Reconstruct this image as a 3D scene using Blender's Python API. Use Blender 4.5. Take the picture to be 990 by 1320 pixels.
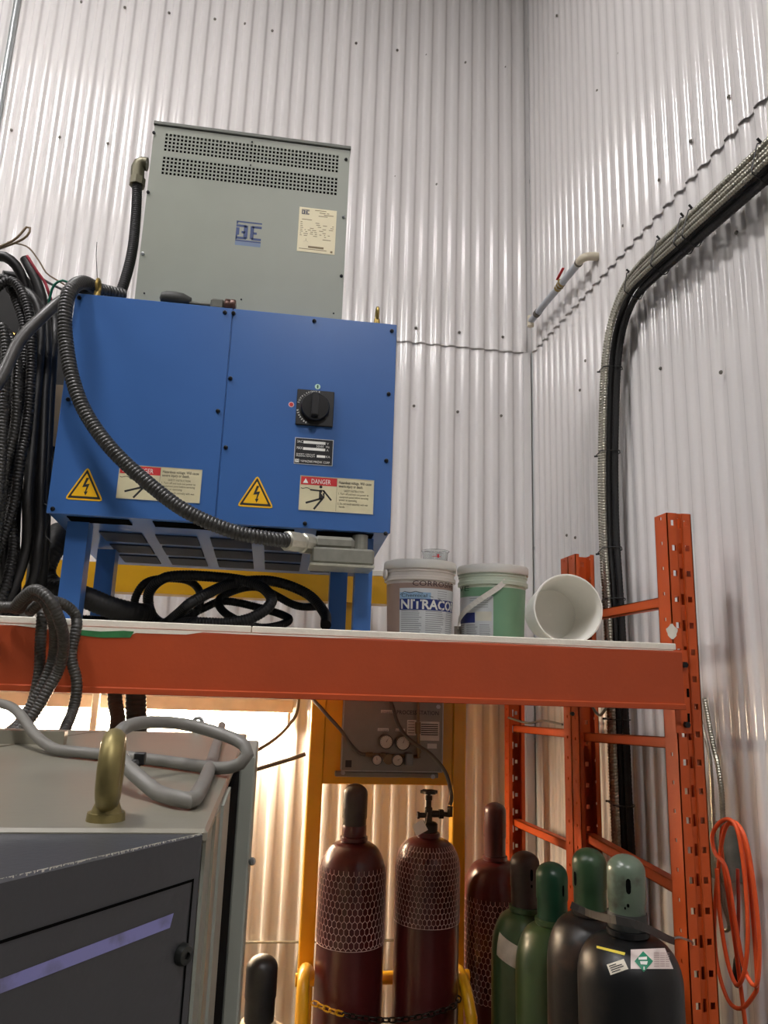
import bpy, math, random
import numpy as np
from mathutils import Vector as V, Matrix
random.seed(7)
for o in list(bpy.data.objects): bpy.data.objects.remove(o)
S = bpy.context.scene
COL = S.collection
# ------------------------------------------------------------------ camera
F = 940.8; EYE = 1.85
PITCH, ROLL, YAW = [math.radians(a) for a in (12.324, 1.944, 7.949)]
def turn(x, y, d=1.0):
    c, s = math.cos(ROLL), math.sin(ROLL); x, y = c*x - s*y, s*x + c*y
    c, s = math.cos(PITCH), math.sin(PITCH); vy, vz = c*d - s*y, s*d + c*y
    c, s = math.cos(YAW), math.sin(YAW); return V((c*x + s*vy, -s*x + c*vy, vz))
def ray(px, py): return turn((px-495)/F, -(py-660)/F)
CAM0 = V((0, 0, EYE))
cam = bpy.data.cameras.new('camera'); camo = bpy.data.objects.new('camera', cam); COL.objects.link(camo)
r_, u_, b_ = turn(1, 0, 0), turn(0, 1, 0), -turn(0, 0, 1)
camo.matrix_world = Matrix(((r_.x, u_.x, b_.x, 0), (r_.y, u_.y, b_.y, 0), (r_.z, u_.z, b_.z, EYE), (0, 0, 0, 1)))
cam.sensor_fit = 'VERTICAL'; cam.sensor_height = 36; cam.lens = F/1320*36; cam.clip_start = 0.02
S.camera = camo
# ------------------------------------------------------------------ world, exposure, lamps
w = bpy.data.worlds.new('world'); S.world = w; w.use_nodes = True
w.node_tree.nodes['Background'].inputs[0].default_value = (.9, .93, 1, 1)
w.node_tree.nodes['Background'].inputs[1].default_value = 0.0
vs = S.view_settings; vs.view_transform = 'Standard'; vs.look = 'None'; vs.gamma = 1; vs.exposure = 0.0; vs.use_curve_mapping = False
LAMPS = [(-1.9, 1.0), (0.3, -2.4), (-5.2, 0.6)]
LAMP_POWER = 76.0
LAMP_Z = 6.55
STRIP_POWER = 210.0
# ------------------------------------------------------------------ pixel helpers (direction only; distance from the plane it touches)
def aY(px, py, Y): v = ray(px, py); return CAM0 + v*(Y/v.y)
def aX(px, py, X): v = ray(px, py); return CAM0 + v*(X/v.x)
def aZ(px, py, Z): v = ray(px, py); return CAM0 + v*((Z-EYE)/v.z)
YB = 3.70                                             # back wall
CORNER = aY(686, 456, YB); TW = math.radians(-2.04)
WD = V((math.sin(TW), math.cos(TW), 0)); WN = V((-math.cos(TW), math.sin(TW), 0))   # along right wall (away), into the room
def aW(px, py, off=0.0):
    v = ray(px, py); k = ((CORNER + WN*off) - CAM0).dot(WN)/v.dot(WN); return CAM0 + v*k
# ------------------------------------------------------------------ materials
MATS = {}
def lin(c): return tuple((x/12.92 if x <= .04045 else ((x+.055)/1.055)**2.4) for x in [k/255 for k in c])
def M(name, rgb, rough=.5, metal=0, var=.08, scale=14, bump=0.0, bscale=120, trans=0, alt=None, emit=0, coat=0, stretch=None, altamt=.5, ior=None, spec=None):
    if name in MATS: return MATS[name]
    m = bpy.data.materials.new(name); m.use_nodes = True; MATS[name] = m
    nt = m.node_tree; b = nt.nodes['Principled BSDF']
    c = lin(rgb)
    b.inputs['Roughness'].default_value = rough; b.inputs['Metallic'].default_value = metal
    if trans: b.inputs['Transmission Weight'].default_value = trans
    if spec is not None: b.inputs['Specular IOR Level'].default_value = spec
    if ior: b.inputs['IOR'].default_value = ior
    if coat: b.inputs['Coat Weight'].default_value = coat; b.inputs['Coat Roughness'].default_value = .15
    if emit:
        b.inputs['Emission Color'].default_value = (*c, 1); b.inputs['Emission Strength'].default_value = emit
    tc = nt.nodes.new('ShaderNodeTexCoord'); src = tc.outputs['Object']
    if stretch:
        mp = nt.nodes.new('ShaderNodeMapping'); mp.inputs['Scale'].default_value = stretch; nt.links.new(src, mp.inputs[0]); src = mp.outputs[0]
    n = nt.nodes.new('ShaderNodeTexNoise'); n.inputs['Scale'].default_value = scale; n.inputs['Detail'].default_value = 5
    nt.links.new(src, n.inputs['Vector'])
    r = nt.nodes.new('ShaderNodeValToRGB')
    if alt:
        a = lin(alt); r.color_ramp.elements[0].color = (*a, 1); r.color_ramp.elements[1].color = (*c, 1)
        r.color_ramp.elements[0].position = altamt-.08; r.color_ramp.elements[1].position = altamt+.08
    else:
        r.color_ramp.elements[0].color = tuple(min(1, x*(1-var)) for x in c)+(1,); r.color_ramp.elements[1].color = tuple(min(1, x*(1+var)) for x in c)+(1,)
        r.color_ramp.elements[0].position = .3; r.color_ramp.elements[1].position = .7
    nt.links.new(n.outputs['Fac'], r.inputs[0]); nt.links.new(r.outputs[0], b.inputs['Base Color'])
    if bump:
        n2 = nt.nodes.new('ShaderNodeTexNoise'); n2.inputs['Scale'].default_value = bscale; nt.links.new(src, n2.inputs['Vector'])
        bp = nt.nodes.new('ShaderNodeBump'); bp.inputs['Strength'].default_value = bump; bp.inputs['Distance'].default_value = .002
        nt.links.new(n2.outputs['Fac'], bp.inputs['Height']); nt.links.new(bp.outputs[0], b.inputs['Normal'])
    return m
wallm = M('white_sheet_metal', (220, 216, 214), .15, 0, .03, 3, stretch=(1, 1, .15))
concrete = M('concrete', (96, 93, 88), .8, 0, .12, 6, .3)
ceilm = M('ceiling_metal', (120, 119, 116), .5)
galv = M('galvanized_steel', (170, 172, 172), .35, .9, .12, 40)
pvc = M('grey_pvc', (176, 180, 186), .4)
orange = M('orange_enamel', (194, 78, 20), .5, 0, .06, 9, .15, 90)
orange2 = M('beam_orange_enamel', (166, 64, 18), .55, 0, .05, 9, .15, 90)
whitep = M('white_paint', (226, 222, 208), .6, 0, .05, 30, .3)
greenp = M('green_paint', (40, 110, 60), .6, 0, .2, 40)
blue = M('blue_enamel', (58, 101, 164), .3, 0, .03, 5, .05, 200, coat=.3)
bluedk = M('blue_underside', (62, 84, 132), .45, 0, .05, 8)
grey = M('transformer_grey', (138, 142, 130), .45, 0, .03, 7, .05, 200)
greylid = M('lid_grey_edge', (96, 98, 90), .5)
black = M('black_plastic', (22, 22, 22), .4)
blackr = M('black_rubber', (13, 12, 12), .5, 0, .2, 30)
dark = M('dark_interior', (8, 8, 8), .9, spec=0.05)  # near-black colour that paints in the shade inside openings
charcoal = M('charcoal_conduit', (46, 46, 44), .38, 0, .12, 30)
hosegrey = M('grey_conduit', (60, 59, 56), .4, 0, .12, 30)
steelflex = M('steel_flex', (158, 155, 142), .3, .75, .15, 60)
yellow = M('yellow_enamel', (212, 158, 18), .4, 0, .06, 8, .1, 80, coat=.2)
maroon = M('maroon_enamel', (74, 24, 26), .28, 0, .12, 12, .12, 30, coat=.1)
maroondk = M('dark_brown_cap', (52, 40, 36), .4, 0, .2, 25, .2, 60)
greenc = M('green_enamel', (44, 70, 42), .35, 0, .12, 10, .15, 30, coat=.2)
greencap = M('green_cap', (24, 66, 46), .35, 0, .15, 20)
brass = M('brass', (150, 128, 70), .4, .8, .15, 40)
cream = M('cream_label', (228, 218, 184), .6, 0, .03)
ink = M('black_ink', (24, 24, 24), .6)
inkgrey = M('grey_ink', (120, 116, 104), .6)
red = M('red_print', (196, 40, 44), .5)
signy = M('warning_yellow', (240, 186, 22), .4)
wtxt = M('white_print', (236, 236, 230), .5)
navy = M('navy_print', (34, 50, 120), .5)
white_pl = M('white_plastic', (232, 228, 218), .4, 0, .03)
screwm = M('black_screw', (30, 30, 32), .35, .5)
# ------------------------------------------------------------------ mesh building
def wloc(p):
    l = V((0, 0, 0))
    while p: l = l + p.location; p = p.parent
    return l
def frame_of(d):
    d = d.normalized(); a = V((0, 0, 1)) if abs(d.z) < .9 else V((1, 0, 0))
    x = d.cross(a).normalized(); return x, d.cross(x).normalized()
class MB:
    def __init__(s): s.v = []; s.f = []
    def add(s, vs, fs):
        b = len(s.v); s.v += [V(p) for p in vs]; s.f += [tuple(i+b for i in f) for f in fs]; return s
    def obox(s, o, u, v, n):   # corner o, edge vectors
        o, u, v, n = V(o), V(u), V(v), V(n)
        p = [o, o+u, o+u+v, o+v, o+n, o+u+n, o+u+v+n, o+v+n]
        return s.add(p, [(0, 3, 2, 1), (4, 5, 6, 7), (0, 1, 5, 4), (1, 2, 6, 5), (2, 3, 7, 6), (3, 0, 4, 7)])
    def box(s, x0, x1, y0, y1, z0, z1): return s.obox((x0, y0, z0), (x1-x0, 0, 0), (0, y1-y0, 0), (0, 0, z1-z0))
    def bevbox(s, x0, x1, y0, y1, z0, z1, b=.006):   # rounded vertical + horizontal edges
        import itertools
        vs = []; idx = {}
        for (sx, sy, sz) in itertools.product((0, 1), repeat=3):
            c = ((x0, x1)[sx], (y0, y1)[sy], (z0, z1)[sz]); d = [(b, -b)[k] for k in (sx, sy, sz)]
            for a in range(3):
                p = [c[i] + (0 if i == a else d[i]) for i in range(3)]; idx[(sx, sy, sz, a)] = len(vs); vs.append(p)
        fs = []
        for a in range(3):
            o = [i for i in range(3) if i != a]
            for sd in (0, 1):
                q = []
                for (i, j) in ((0, 0), (1, 0), (1, 1), (0, 1)):
                    k = [0, 0, 0]; k[a] = sd; k[o[0]] = i; k[o[1]] = j; q.append(idx[(*k, a)])
                fs.append(tuple(q))
            for (i, j) in itertools.product((0, 1), repeat=2):
                k0 = [0, 0, 0]; k0[o[0]] = i; k0[o[1]] = j; k1 = list(k0); k1[a] = 1
                fs.append((idx[(*k0, o[0])], idx[(*k0, o[1])], idx[(*k1, o[1])], idx[(*k1, o[0])]))
        for k in itertools.product((0, 1), repeat=3): fs.append(tuple(idx[(*k, a)] for a in range(3)))
        return s.add(vs, fs)
    def cyl(s, p0, p1, r0, r1=None, n=16, cap=True):
        p0, p1 = V(p0), V(p1); r1 = r0 if r1 is None else r1; x, y = frame_of(p1-p0)
        vs = []
        for p, r in ((p0, r0), (p1, r1)):
            for i in range(n): a = 2*math.pi*i/n; vs.append(p + x*(r*math.cos(a)) + y*(r*math.sin(a)))
        fs = [(i, (i+1) % n, n+(i+1) % n, n+i) for i in range(n)]
        if cap: fs += [tuple(range(n))[::-1], tuple(range(n, 2*n))]
        return s.add(vs, fs)
    def lathe(s, o, prof, n=32, ax=(0, 0, 1), close=True):   # prof: (r, h) along ax
        o, ax = V(o), V(ax).normalized(); x, y = frame_of(ax); vs = []
        for r, h in prof:
            for i in range(n): a = 2*math.pi*i/n; vs.append(o + ax*h + x*(r*math.cos(a)) + y*(r*math.sin(a)))
        m = len(prof); fs = [(k*n+i, k*n+(i+1) % n, (k+1)*n+(i+1) % n, (k+1)*n+i) for k in range(m-1) for i in range(n)]
        if close: fs += [tuple(range(n))[::-1], tuple(range((m-1)*n, m*n))]
        return s.add(vs, fs)
    def tube(s, pts, r, n=10, rib=0, ramp=.14, step=.015, cap=True, flat=None):
        P = resample(pts, (rib/3) if rib else step)
        x, y = frame_of(P[1]-P[0]); vs = []; m = len(P)
        for k, p in enumerate(P):
            t = (P[min(k+1, m-1)] - P[max(k-1, 0)]).normalized()
            x = (x - t*x.dot(t)).normalized(); y = t.cross(x)
            rr = r*(1 if not rib else (1, 1, 1-ramp)[k % 3])
            for i in range(n): a = 2*math.pi*i/n; vs.append(p + x*(rr*math.cos(a)) + y*(rr*math.sin(a)*(flat or 1)))
        fs = [(k*n+i, k*n+(i+1) % n, (k+1)*n+(i+1) % n, (k+1)*n+i) for k in range(m-1) for i in range(n)]
        if cap: fs += [tuple(range(n))[::-1], tuple(range((m-1)*n, m*n))]
        return s.add(vs, fs)
    def ribbon(s, pts, wid, up, t=.002):   # flat strap
        P = resample(pts, .02); up = V(up); vs = []
        for k, p in enumerate(P):
            tg = (P[min(k+1, len(P)-1)]-P[max(k-1, 0)]).normalized(); n = tg.cross(up).normalized(); uu = n.cross(tg).normalized()
            for a, b in ((-.5, 0), (.5, 0), (.5, 1), (-.5, 1)): vs.append(p+uu*(a*wid)+n*(b*t))
        m = len(P)
        fs = [(4*k+i, 4*k+(i+1) % 4, 4*k+4+(i+1) % 4, 4*k+4+i) for k in range(m-1) for i in range(4)]+[(3, 2, 1, 0), (4*m-4, 4*m-3, 4*m-2, 4*m-1)]
        return s.add(vs, fs)
    def poly(s, fr, pts, t=.001, c=0):   # prism of a polygon in frame fr, from height c to c+t
        n = len(pts); vs = [fr(a, b, c) for a, b in pts]+[fr(a, b, c+t) for a, b in pts]
        return s.add(vs, [tuple(range(n))[::-1], tuple(range(n, 2*n))]+[(i, (i+1) % n, n+(i+1) % n, n+i) for i in range(n)])
    def rect(s, fr, a0, a1, b0, b1, t=.001, c=0): return s.poly(fr, [(a0, b0), (a1, b0), (a1, b1), (a0, b1)], t, c)
    def plate(s, fr, xs, ys, hole, t):   # grid plate with real holes; hole(i,j) True = open
        nx, ny = len(xs)-1, len(ys)-1; vid = {}
        def vv(i, j, k):
            if (i, j, k) not in vid: vid[(i, j, k)] = len(s.v); s.v.append(fr(xs[i], ys[j], (0, -t)[k]))
            return vid[(i, j, k)]
        op = lambda i, j: i < 0 or j < 0 or i >= nx or j >= ny or hole(i, j)
        for i in range(nx):
            for j in range(ny):
                if op(i, j): continue
                s.f.append((vv(i, j, 0), vv(i+1, j, 0), vv(i+1, j+1, 0), vv(i, j+1, 0)))
                s.f.append((vv(i, j, 1), vv(i, j+1, 1), vv(i+1, j+1, 1), vv(i+1, j, 1)))
                for (di, dj, a, b) in ((-1, 0, (0, 0), (0, 1)), (1, 0, (1, 1), (1, 0)), (0, -1, (1, 0), (0, 0)), (0, 1, (0, 1), (1, 1))):
                    if op(i+di, j+dj): s.f.append((vv(i+a[0], j+a[1], 0), vv(i+b[0], j+b[1], 0), vv(i+b[0], j+b[1], 1), vv(i+a[0], j+a[1], 1)))
        return s
    def text(s, fr, body, size, a=0, b=0, c=.0012, align='LEFT', width=None, ang=0, bold=0):
        cu = bpy.data.curves.new('t', 'FONT'); cu.body = body; cu.size = size; cu.align_x = align; cu.offset = bold*size
        cu.resolution_u = 2
        to = bpy.data.objects.new('t', cu); COL.objects.link(to); dg = bpy.context.evaluated_depsgraph_get(); dg.update()
        me = bpy.data.meshes.new_from_object(to.evaluated_get(dg)); kx = 1
        if width and len(me.vertices):
            xs = [p.co.x for p in me.vertices]; kx = width/max(1e-6, max(xs)-min(xs))
        ca, sa = math.cos(ang), math.sin(ang)
        s.add([fr(a+(p.co.x*kx)*ca-p.co.y*sa, b+(p.co.x*kx)*sa+p.co.y*ca, c) for p in me.vertices], [tuple(q.vertices) for q in me.polygons])
        bpy.data.objects.remove(to); bpy.data.curves.remove(cu); bpy.data.meshes.remove(me); return s
    def build(s, name, mat, parent=None, smooth=None, loc=None, kind=None):
        me = bpy.data.meshes.new(name)
        if parent: o0 = wloc(parent)
        elif loc is not None: o0 = V(loc)
        else:
            xs, ys, zs = zip(*s.v); o0 = V(((min(xs)+max(xs))/2, (min(ys)+max(ys))/2, min(zs)))
        me.from_pydata([p-o0 for p in s.v], [], s.f)
        me.materials.append(mat)
        o = bpy.data.objects.new(name, me); COL.objects.link(o)
        if parent: o.parent = parent
        else: o.location = o0
        if smooth:
            me.polygons.foreach_set('use_smooth', [True]*len(me.polygons)); 
            try: me.set_sharp_from_angle(angle=math.radians(smooth))
            except Exception: pass
        if kind: o['kind'] = kind
        me.update(); return o
def resample(pts, step):
    P = [V(p) for p in pts]
    if len(P) == 2: Q = [P[0].lerp(P[1], i/20) for i in range(21)]
    else:
        E = [P[0]*2-P[1]]+P+[P[-1]*2-P[-2]]; Q = []
        for i in range(1, len(E)-2):
            a, b, c, d = E[i-1:i+3]
            for k in range(16):
                t = k/16; Q.append(((b*2)+(c-a)*t+(a*2-b*5+c*4-d)*t*t+(b*3-a-c*3+d)*t**3)*.5)
        Q.append(P[-1])
    L = [0]
    for i in range(1, len(Q)): L.append(L[-1]+(Q[i]-Q[i-1]).length)
    n = max(2, int(L[-1]/step)); out = []; j = 0
    for i in range(n+1):
        t = L[-1]*i/n
        while j < len(L)-2 and L[j+1] < t: j += 1
        out.append(Q[j].lerp(Q[j+1], (t-L[j])/max(1e-9, L[j+1]-L[j])))
    return out
def stack(tubes, placed, sign=1):
    """lay tubes next to each other in depth: each (pts, r) is shifted along y just far enough to clear those already placed"""
    out = []
    for pts, r in tubes:
        Q = np.array([tuple(p) for p in resample(pts, .008)])
        d = np.zeros(len(Q))
        for P, R_ in placed:
            lat2 = (Q[:, None, 0]-P[None, :, 0])**2+(Q[:, None, 2]-P[None, :, 2])**2; rs = r+R_+.002
            need = np.where(lat2 < rs*rs, np.sqrt(np.maximum(0, rs*rs-lat2)), np.nan)
            want = sign*P[None, :, 1]+need-sign*Q[:, None, 1]
            d = np.maximum(d, np.nan_to_num(want, nan=0).max(axis=1))
        k = 7; n = len(d)
        m = np.array([d[max(0, i-k):i+k+1].max() for i in range(n)]); m2 = np.concatenate([np.full(k, m[0]), m, np.full(k, m[-1])])
        Q[:, 1] += sign*np.array([m2[i:i+2*k+1].mean() for i in range(n)])
        placed.append((Q, r)); out.append([V(q) for q in Q[::2]]+[V(Q[-1])])
    return out
def rest(pts, z, r, ymin=-9):    # lift a path so that it lies on a surface instead of sinking into it
    return [V((p.x, p.y, max(p.z, z+r+.001))) if p.y > ymin else p for p in resample(pts, .012)]
def thing(name, label, cat, loc, group=None):
    o = bpy.data.objects.new(name, None); COL.objects.link(o); o.location = V(loc); o.empty_display_size = .05
    return tag(o, label, cat, group)
def tag(o, label, cat, group=None):
    o['label'] = label; o['category'] = cat
    if group: o['group'] = group
    return o
def struct(o): o['kind'] = 'structure'; return o
def Fr(o, u=(1, 0, 0), v=(0, 0, 1)):
    o, u, v = V(o), V(u), V(v); n = u.cross(v)
    return lambda a, b, c=0: o+u*a+v*b+n*c
def pp(lst, Y=None):   # list of (px,py[,Y]) -> world
    return [aY(p[0], p[1], p[2] if len(p) > 2 else Y) for p in lst]
def hexbolt(name, p, d, r, h, mat, parent): return MB().cyl(p, V(p)+V(d)*h, r, r, 6).build(name, mat, parent)
def screw_head(p, d, r, mat, parent, name='screw'):
    d = V(d); return MB().lathe(p, [(r, 0), (r, r*.5), (r*.75, r*.9), (r*.35, r), (r*.3, r*.6)], 10, d).build(name, mat, parent, 40)

# ================================================================== SETTING
XL, YF, ZC = -7.0, -9.0, 8.0
ZS = aY(600, 449, YB).z                               # sheet seam height
def corrugated(o, d, n, length, pitch, depth, z0, z1, off, phase):
    mb = MB(); prof = []
    # trapezoid with rounded corners: (s, h)
    base = [(0, 0), (.27, 0), (.33, .12), (.385, .5), (.44, .88), (.50, 1), (.77, 1), (.83, .88), (.885, .5), (.94, .12)]
    k = 0
    while k*pitch < length+pitch:
        for a, h in base: prof.append(((k+a)*pitch+phase, h*depth))
        k += 1
    prof = [p for p in prof if 0 <= p[0] <= length]
    vs = []
    for sx, h in prof:
        for z in (z0, z1):
            q = V(o)+d*sx+n*(h+off); q.z = z; vs.append(q)
    m = len(prof); mb.add(vs, [(2*i, 2*i+2, 2*i+3, 2*i+1) for i in range(m-1)]); return mb
DB = V((-1, 0, 0)); NB = V((0, -1, 0))
def empty_struct(name, loc):
    o = bpy.data.objects.new(name, None); COL.objects.link(o); o.location = loc; return struct(o)
wb = empty_struct('wall_back', (CORNER.x, YB, 0)); wr = empty_struct('wall_right', (CORNER.x, YB, 0))
O3 = V((CORNER.x, YB, 0))
corrugated(O3, DB, NB, CORNER.x-XL, .0833, .0125, 0, ZS+.06, 0, .0).build('lower_panel', wallm, wb, 60)
corrugated(O3, DB, NB, CORNER.x-XL, .0833, .0125, ZS, ZC, .010, .004).build('upper_panel', wallm, wb, 60)
ZS2 = aW(817, 316).z
corrugated(O3, -WD, WN, YB-YF, .0745, .0125, 0, ZS2+.06, 0, .0).build('lower_panel', wallm, wr, 60)
corrugated(O3, -WD, WN, YB-YF, .0745, .0125, ZS2, ZC, .008, .010).build('upper_panel', wallm, wr, 60)
struct(MB().box(XL, 3, YF, YB+.3, -.1, 0).build('floor', concrete))
struct(MB().box(XL, 3, YF, YB+.3, ZC, ZC+.1).build('ceiling', ceilm))
hallm = M('hall_wall', (96, 95, 93), .6)
struct(MB().box(XL-.1, XL, YF, YB+.3, 0, ZC).build('wall_left', hallm))
struct(MB().box(XL, 3, YF-.1, YF, 0, ZC).build('wall_front', hallm))
rust = M('screw_washer', (120, 116, 108), .5, .5)
sb = [(105, 3), (161, 10), (218, 17), (277, 25), (316, 31), (351, 40), (459, 56), (512, 65), (550, 71.5), (600, 81), (652, 87), (15, 168), (77, 177),
      (139, 185), (536, 423), (592, 428.5), (648, 434.5), (533.5, 523.5), (590, 531), (646, 536), (510, 228), (563, 238), (620, 247), (488, 706)]
sw = [(718, 20), (798, 69), (770, 117), (940, 125), (891, 182), (850, 232), (804, 291), (755, 465), (852, 475), (748, 503), (805, 291), (742, 693), (950, 300), (930, 480), (731, 690)]
for p in sb: screw_head(aY(p[0], p[1], YB-.014), (0, -1, 0), .008, rust, wb)
for p in sw: screw_head(aW(p[0], p[1], .014), WN, .007, rust, wr)
# high-bay lamps under the ceiling (behind and above the camera)
lampm = M('lamp_diffuser', (255, 251, 250), .5, emit=LAMP_POWER, var=0)
for i, (x, y) in enumerate(LAMPS):
    t = thing('high_bay_lamp', 'linear high bay lamp hanging under the ceiling of the hall', 'lamp', (x, y, LAMP_Z), 'high bay lamps under the ceiling')
    MB().bevbox(x-.3, x+.3, y-.65, y+.65, LAMP_Z+.02, LAMP_Z+.1, .01).build('housing', galv, t)
    MB().box(x-.27, x+.27, y-.62, y+.62, LAMP_Z, LAMP_Z+.018).build('diffuser', lampm, t)
    for sx in (-.5, .5): MB().cyl((x, y+sx, LAMP_Z+.1), (x, y+sx, ZC), .004, n=6).build('hanger_wire', galv, t)

# ================================================================== PALLET RACKS
D = 2.0; PX0, PX1 = 1.136, 1.214; DECK = 1.955; ZTOP = 2.345
HP = .0762
def post(y, face, parent, ztop):
    """C-section upright; face=-1: closed face at y looking to the front, open to the back; +1 the other way"""
    W = PX1-PX0; dep = .072; t = .0028
    ys = [0]; hz = []
    k = 0; z = ztop-.030
    rows = []
    while z > .05: rows.append(z); z -= HP
    rows = rows[::-1]
    for z in rows: ys += [z-.0085, z+.0085]
    ys.append(ztop)
    # face halves (holes), groove walls and bottom (slots), flanges (round holes)
    u = V((1, 0, 0)) if face < 0 else V((-1, 0, 0)); x0 = PX0 if face < 0 else PX1
    n = u.cross(V((0, 0, 1)))
    mb = MB()
    g0, g1, gd = W*.40, W*.62, .005
    for a0, a1 in ((0, g0), (g1, W)):
        mid = (a0+a1)/2+(.004 if a0 == 0 else -.002); f = Fr(V((x0, y, 0)), u)
        mb.plate(f, [a0, mid-.0068, mid+.0068, a1], ys, lambda i, j: i == 1 and j % 2 == 1, t)
    ys2 = [0]
    for z in rows: ys2 += [z-.016, z+.016]
    ys2.append(ztop)
    f = Fr(V((x0, y, 0))-n*gd, u); mb.plate(f, [g0, g0+.0025, g1-.0025, g1], ys2, lambda i, j: i == 1 and j % 2 == 1, t)
    for gx in (g0, g1): mb.obox(V((x0, y, 0))+u*(gx-t/2)-n*gd, u*t, n*gd, (0, 0, ztop))
    # flanges
    fy = [0]
    for z in rows: fy += [z-.005+.018, z+.005+.018]
    fy[-1] = min(fy[-1], ztop-.004); fy.append(ztop)
    bd = -n
    mb.plate(Fr(V((PX0, y, 0)) + (bd*dep if bd.y > 0 else V((0, 0, 0))), (0, -1, 0) if bd.y > 0 else (0, -1, 0)), [0, dep*.5-.005, dep*.5+.005, dep] , fy, lambda i, j: i == 1 and j % 2 == 1, t) if bd.y > 0 else \
        mb.plate(Fr(V((PX0, y, 0)), (0, -1, 0)), [0, dep*.5-.005, dep*.5+.005, dep], fy, lambda i, j: i == 1 and j % 2 == 1, t)
    o = V((PX1, y, 0)); 
    if bd.y < 0: o = o+bd*dep
    mb.plate(Fr(o, (0, 1, 0)), [0, dep*.5-.005, dep*.5+.005, dep], fy, lambda i, j: i == 1 and j % 2 == 1, t)
    MB.lip = None
    # return lips on the open side
    ly = y+bd.y*dep
    for xa, xb in ((PX0, PX0+.016), (PX1-.016, PX1)): mb.box(xa, xb, min(ly, ly-bd.y*t), max(ly, ly-bd.y*t), 0, ztop)
    mb.box(PX0-.03, PX1+.03, y-.001 if face < 0 else y-dep-.02, y+dep+.02 if face < 0 else y+.001, 0, .006)
    return mb.build('post', orange, parent)
def brace(p0, p1, parent, h=.032, wd=.032):
    p0, p1 = V(p0), V(p1); d = (p1-p0); up = V((0, 0, 1)); dn = d.normalized(); up = (up-dn*up.dot(dn)).normalized(); sd = dn.cross(up)
    mb = MB(); t = .003   # channel: web + two flanges
    mb.obox(p0-up*h/2-sd*wd/2, d, up*h, sd*t); mb.obox(p0-up*h/2-sd*wd/2, d, up*t, sd*wd); mb.obox(p0+up*(h/2-t)-sd*wd/2, d, up*t, sd*wd)
    return mb.build('brace', orange, parent)
rack = thing('pallet_rack', 'orange steel pallet rack with punched uprights, shelf under the blue cabinet', 'rack', (PX0, D, 0))
post(D, -1, rack, ZTOP); Y2 = 2.762; post(Y2, 1, rack, 2.325)
XC = (PX0+PX1)/2
def onX(px, py): return aX(px, py, XC)
def bra(par, a, b, ya, yb):    # ends at posts' depth, heights read from the photo
    za = aY(a[0], a[1], ya).z; zb = aY(b[0], b[1], yb).z; return brace((XC, ya, za), (XC, yb, zb), par)
# beam with step profile and end connector
beam = MB(); BX0, BX1 = -1.75, PX0+.0
beam.add([], [])
prof = [(1.948, 1.775), (1.948, 1.787), (1.955, 1.790), (1.955, 1.930), (1.958, 1.935), (1.990, 1.935), (1.990, 1.7735), (1.950, 1.7735)]
n = len(prof); vs = [(BX0, a, b) for a, b in prof]+[(BX1, a, b) for a, b in prof]
beam.add(vs, [tuple(range(n)), tuple(range(n, 2*n))[::-1]]+[(i, n+i, n+(i+1) % n, (i+1) % n) for i in range(n)])
bo = beam.build('beam', orange2, rack)
cz0, cz1 = aY(880, 945, D-.006).z, aY(880, 838, D-.006).z
con = MB(); con.box(PX0-.004, PX0+.036, D-.010, D-.004, cz0, cz1); con.box(PX0-.010, PX0-.004, D-.010, D+.045, cz0, cz1);
co = con.build('beam_connector', orange, bo)
for px, py in ((881, 857), (884, 934)): hexbolt('bolt', aY(px, py, D-.010), (0, -1, 0), .009, .012, screwm, bo)
for px, py in ((884, 893), (885, 925)): MB().box(aY(px, py, D).x-.003, aY(px, py, D).x+.004, D-.0112, D-.0102, aY(px, py, D).z-.012, aY(px, py, D).z+.012).build('slot', dark, bo)
br = MB().box(BX0, PX0-.002, 2.70, 2.74, 1.80, 1.935).build('rear_beam', orange2, rack)
bra(rack, (862, 775), (775, 797), D+.06, Y2-.06)
bra(rack, (872, 958), (752, 950), D+.06, Y2-.06)
bra(rack, (876, 1150), (745, 1080), D+.06, Y2-.06)
bra(rack, (888, 1235), (752, 1420), D+.06, Y2-.06)
# white paint slopped over the beam edge, with an older green streak
pt = MB(); fr = Fr((0, 1.955, 0))
def paintstrip(mb, pts, ztop=1.936, c=.0):
    up = [(aY(x, y, 1.955).x, aY(x, y, 1.955).z) for x, y in pts]
    for (a, b), (c_, d) in zip(up[:-1], up[1:]): mb.poly(fr, [(a, b), (c_, d), (c_, ztop), (a, ztop)], .0008, c)
paintstrip(pt, [(-60, 802), (20, 806), (60, 811), (100, 818), (170, 818), (175, 816), (240, 818), (262, 815), (300, 817), (370, 820), (420, 822), (480, 823), (560, 827), (640, 829), (700, 832), (780, 836), (868, 839)])
pt.build('paint_edge', whitep, bo)
pt = MB(); fr2 = Fr((0, 1.955-.0009, 0)); fr_, fr = fr, fr2
g = [(aY(x, y, 1.955).x, aY(x, y, 1.955).z) for x, y in ((104, 812), (130, 814), (160, 813), (173, 814), (168, 822), (130, 822), (104, 819))]
pt.poly(fr2, g, .0006); pt.build('green_paint_streak', greenp, bo); fr = fr_
pt = MB(); c_ = aY(866, 814, D); fr3 = Fr((c_.x-.004, D-.0005, c_.z)); 
pt.poly(Fr(aY(866, 814, D)-V((0, .0006, 0))), [(.017*math.cos(a)*(1+.15*math.sin(5*a)), .02*math.sin(a)*(1+.15*math.cos(4*a))) for a in [i*math.pi/9 for i in range(18)]], .0005)
pt.build('paint_splash', whitep, rack)
rack2 = thing('pallet_rack', 'orange upright frame standing against the corrugated wall behind the front rack', 'rack', (PX0, 2.77, 0))
post(2.766, -1, rack2, 2.325); post(3.60, 1, rack2, 1.93)
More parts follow.
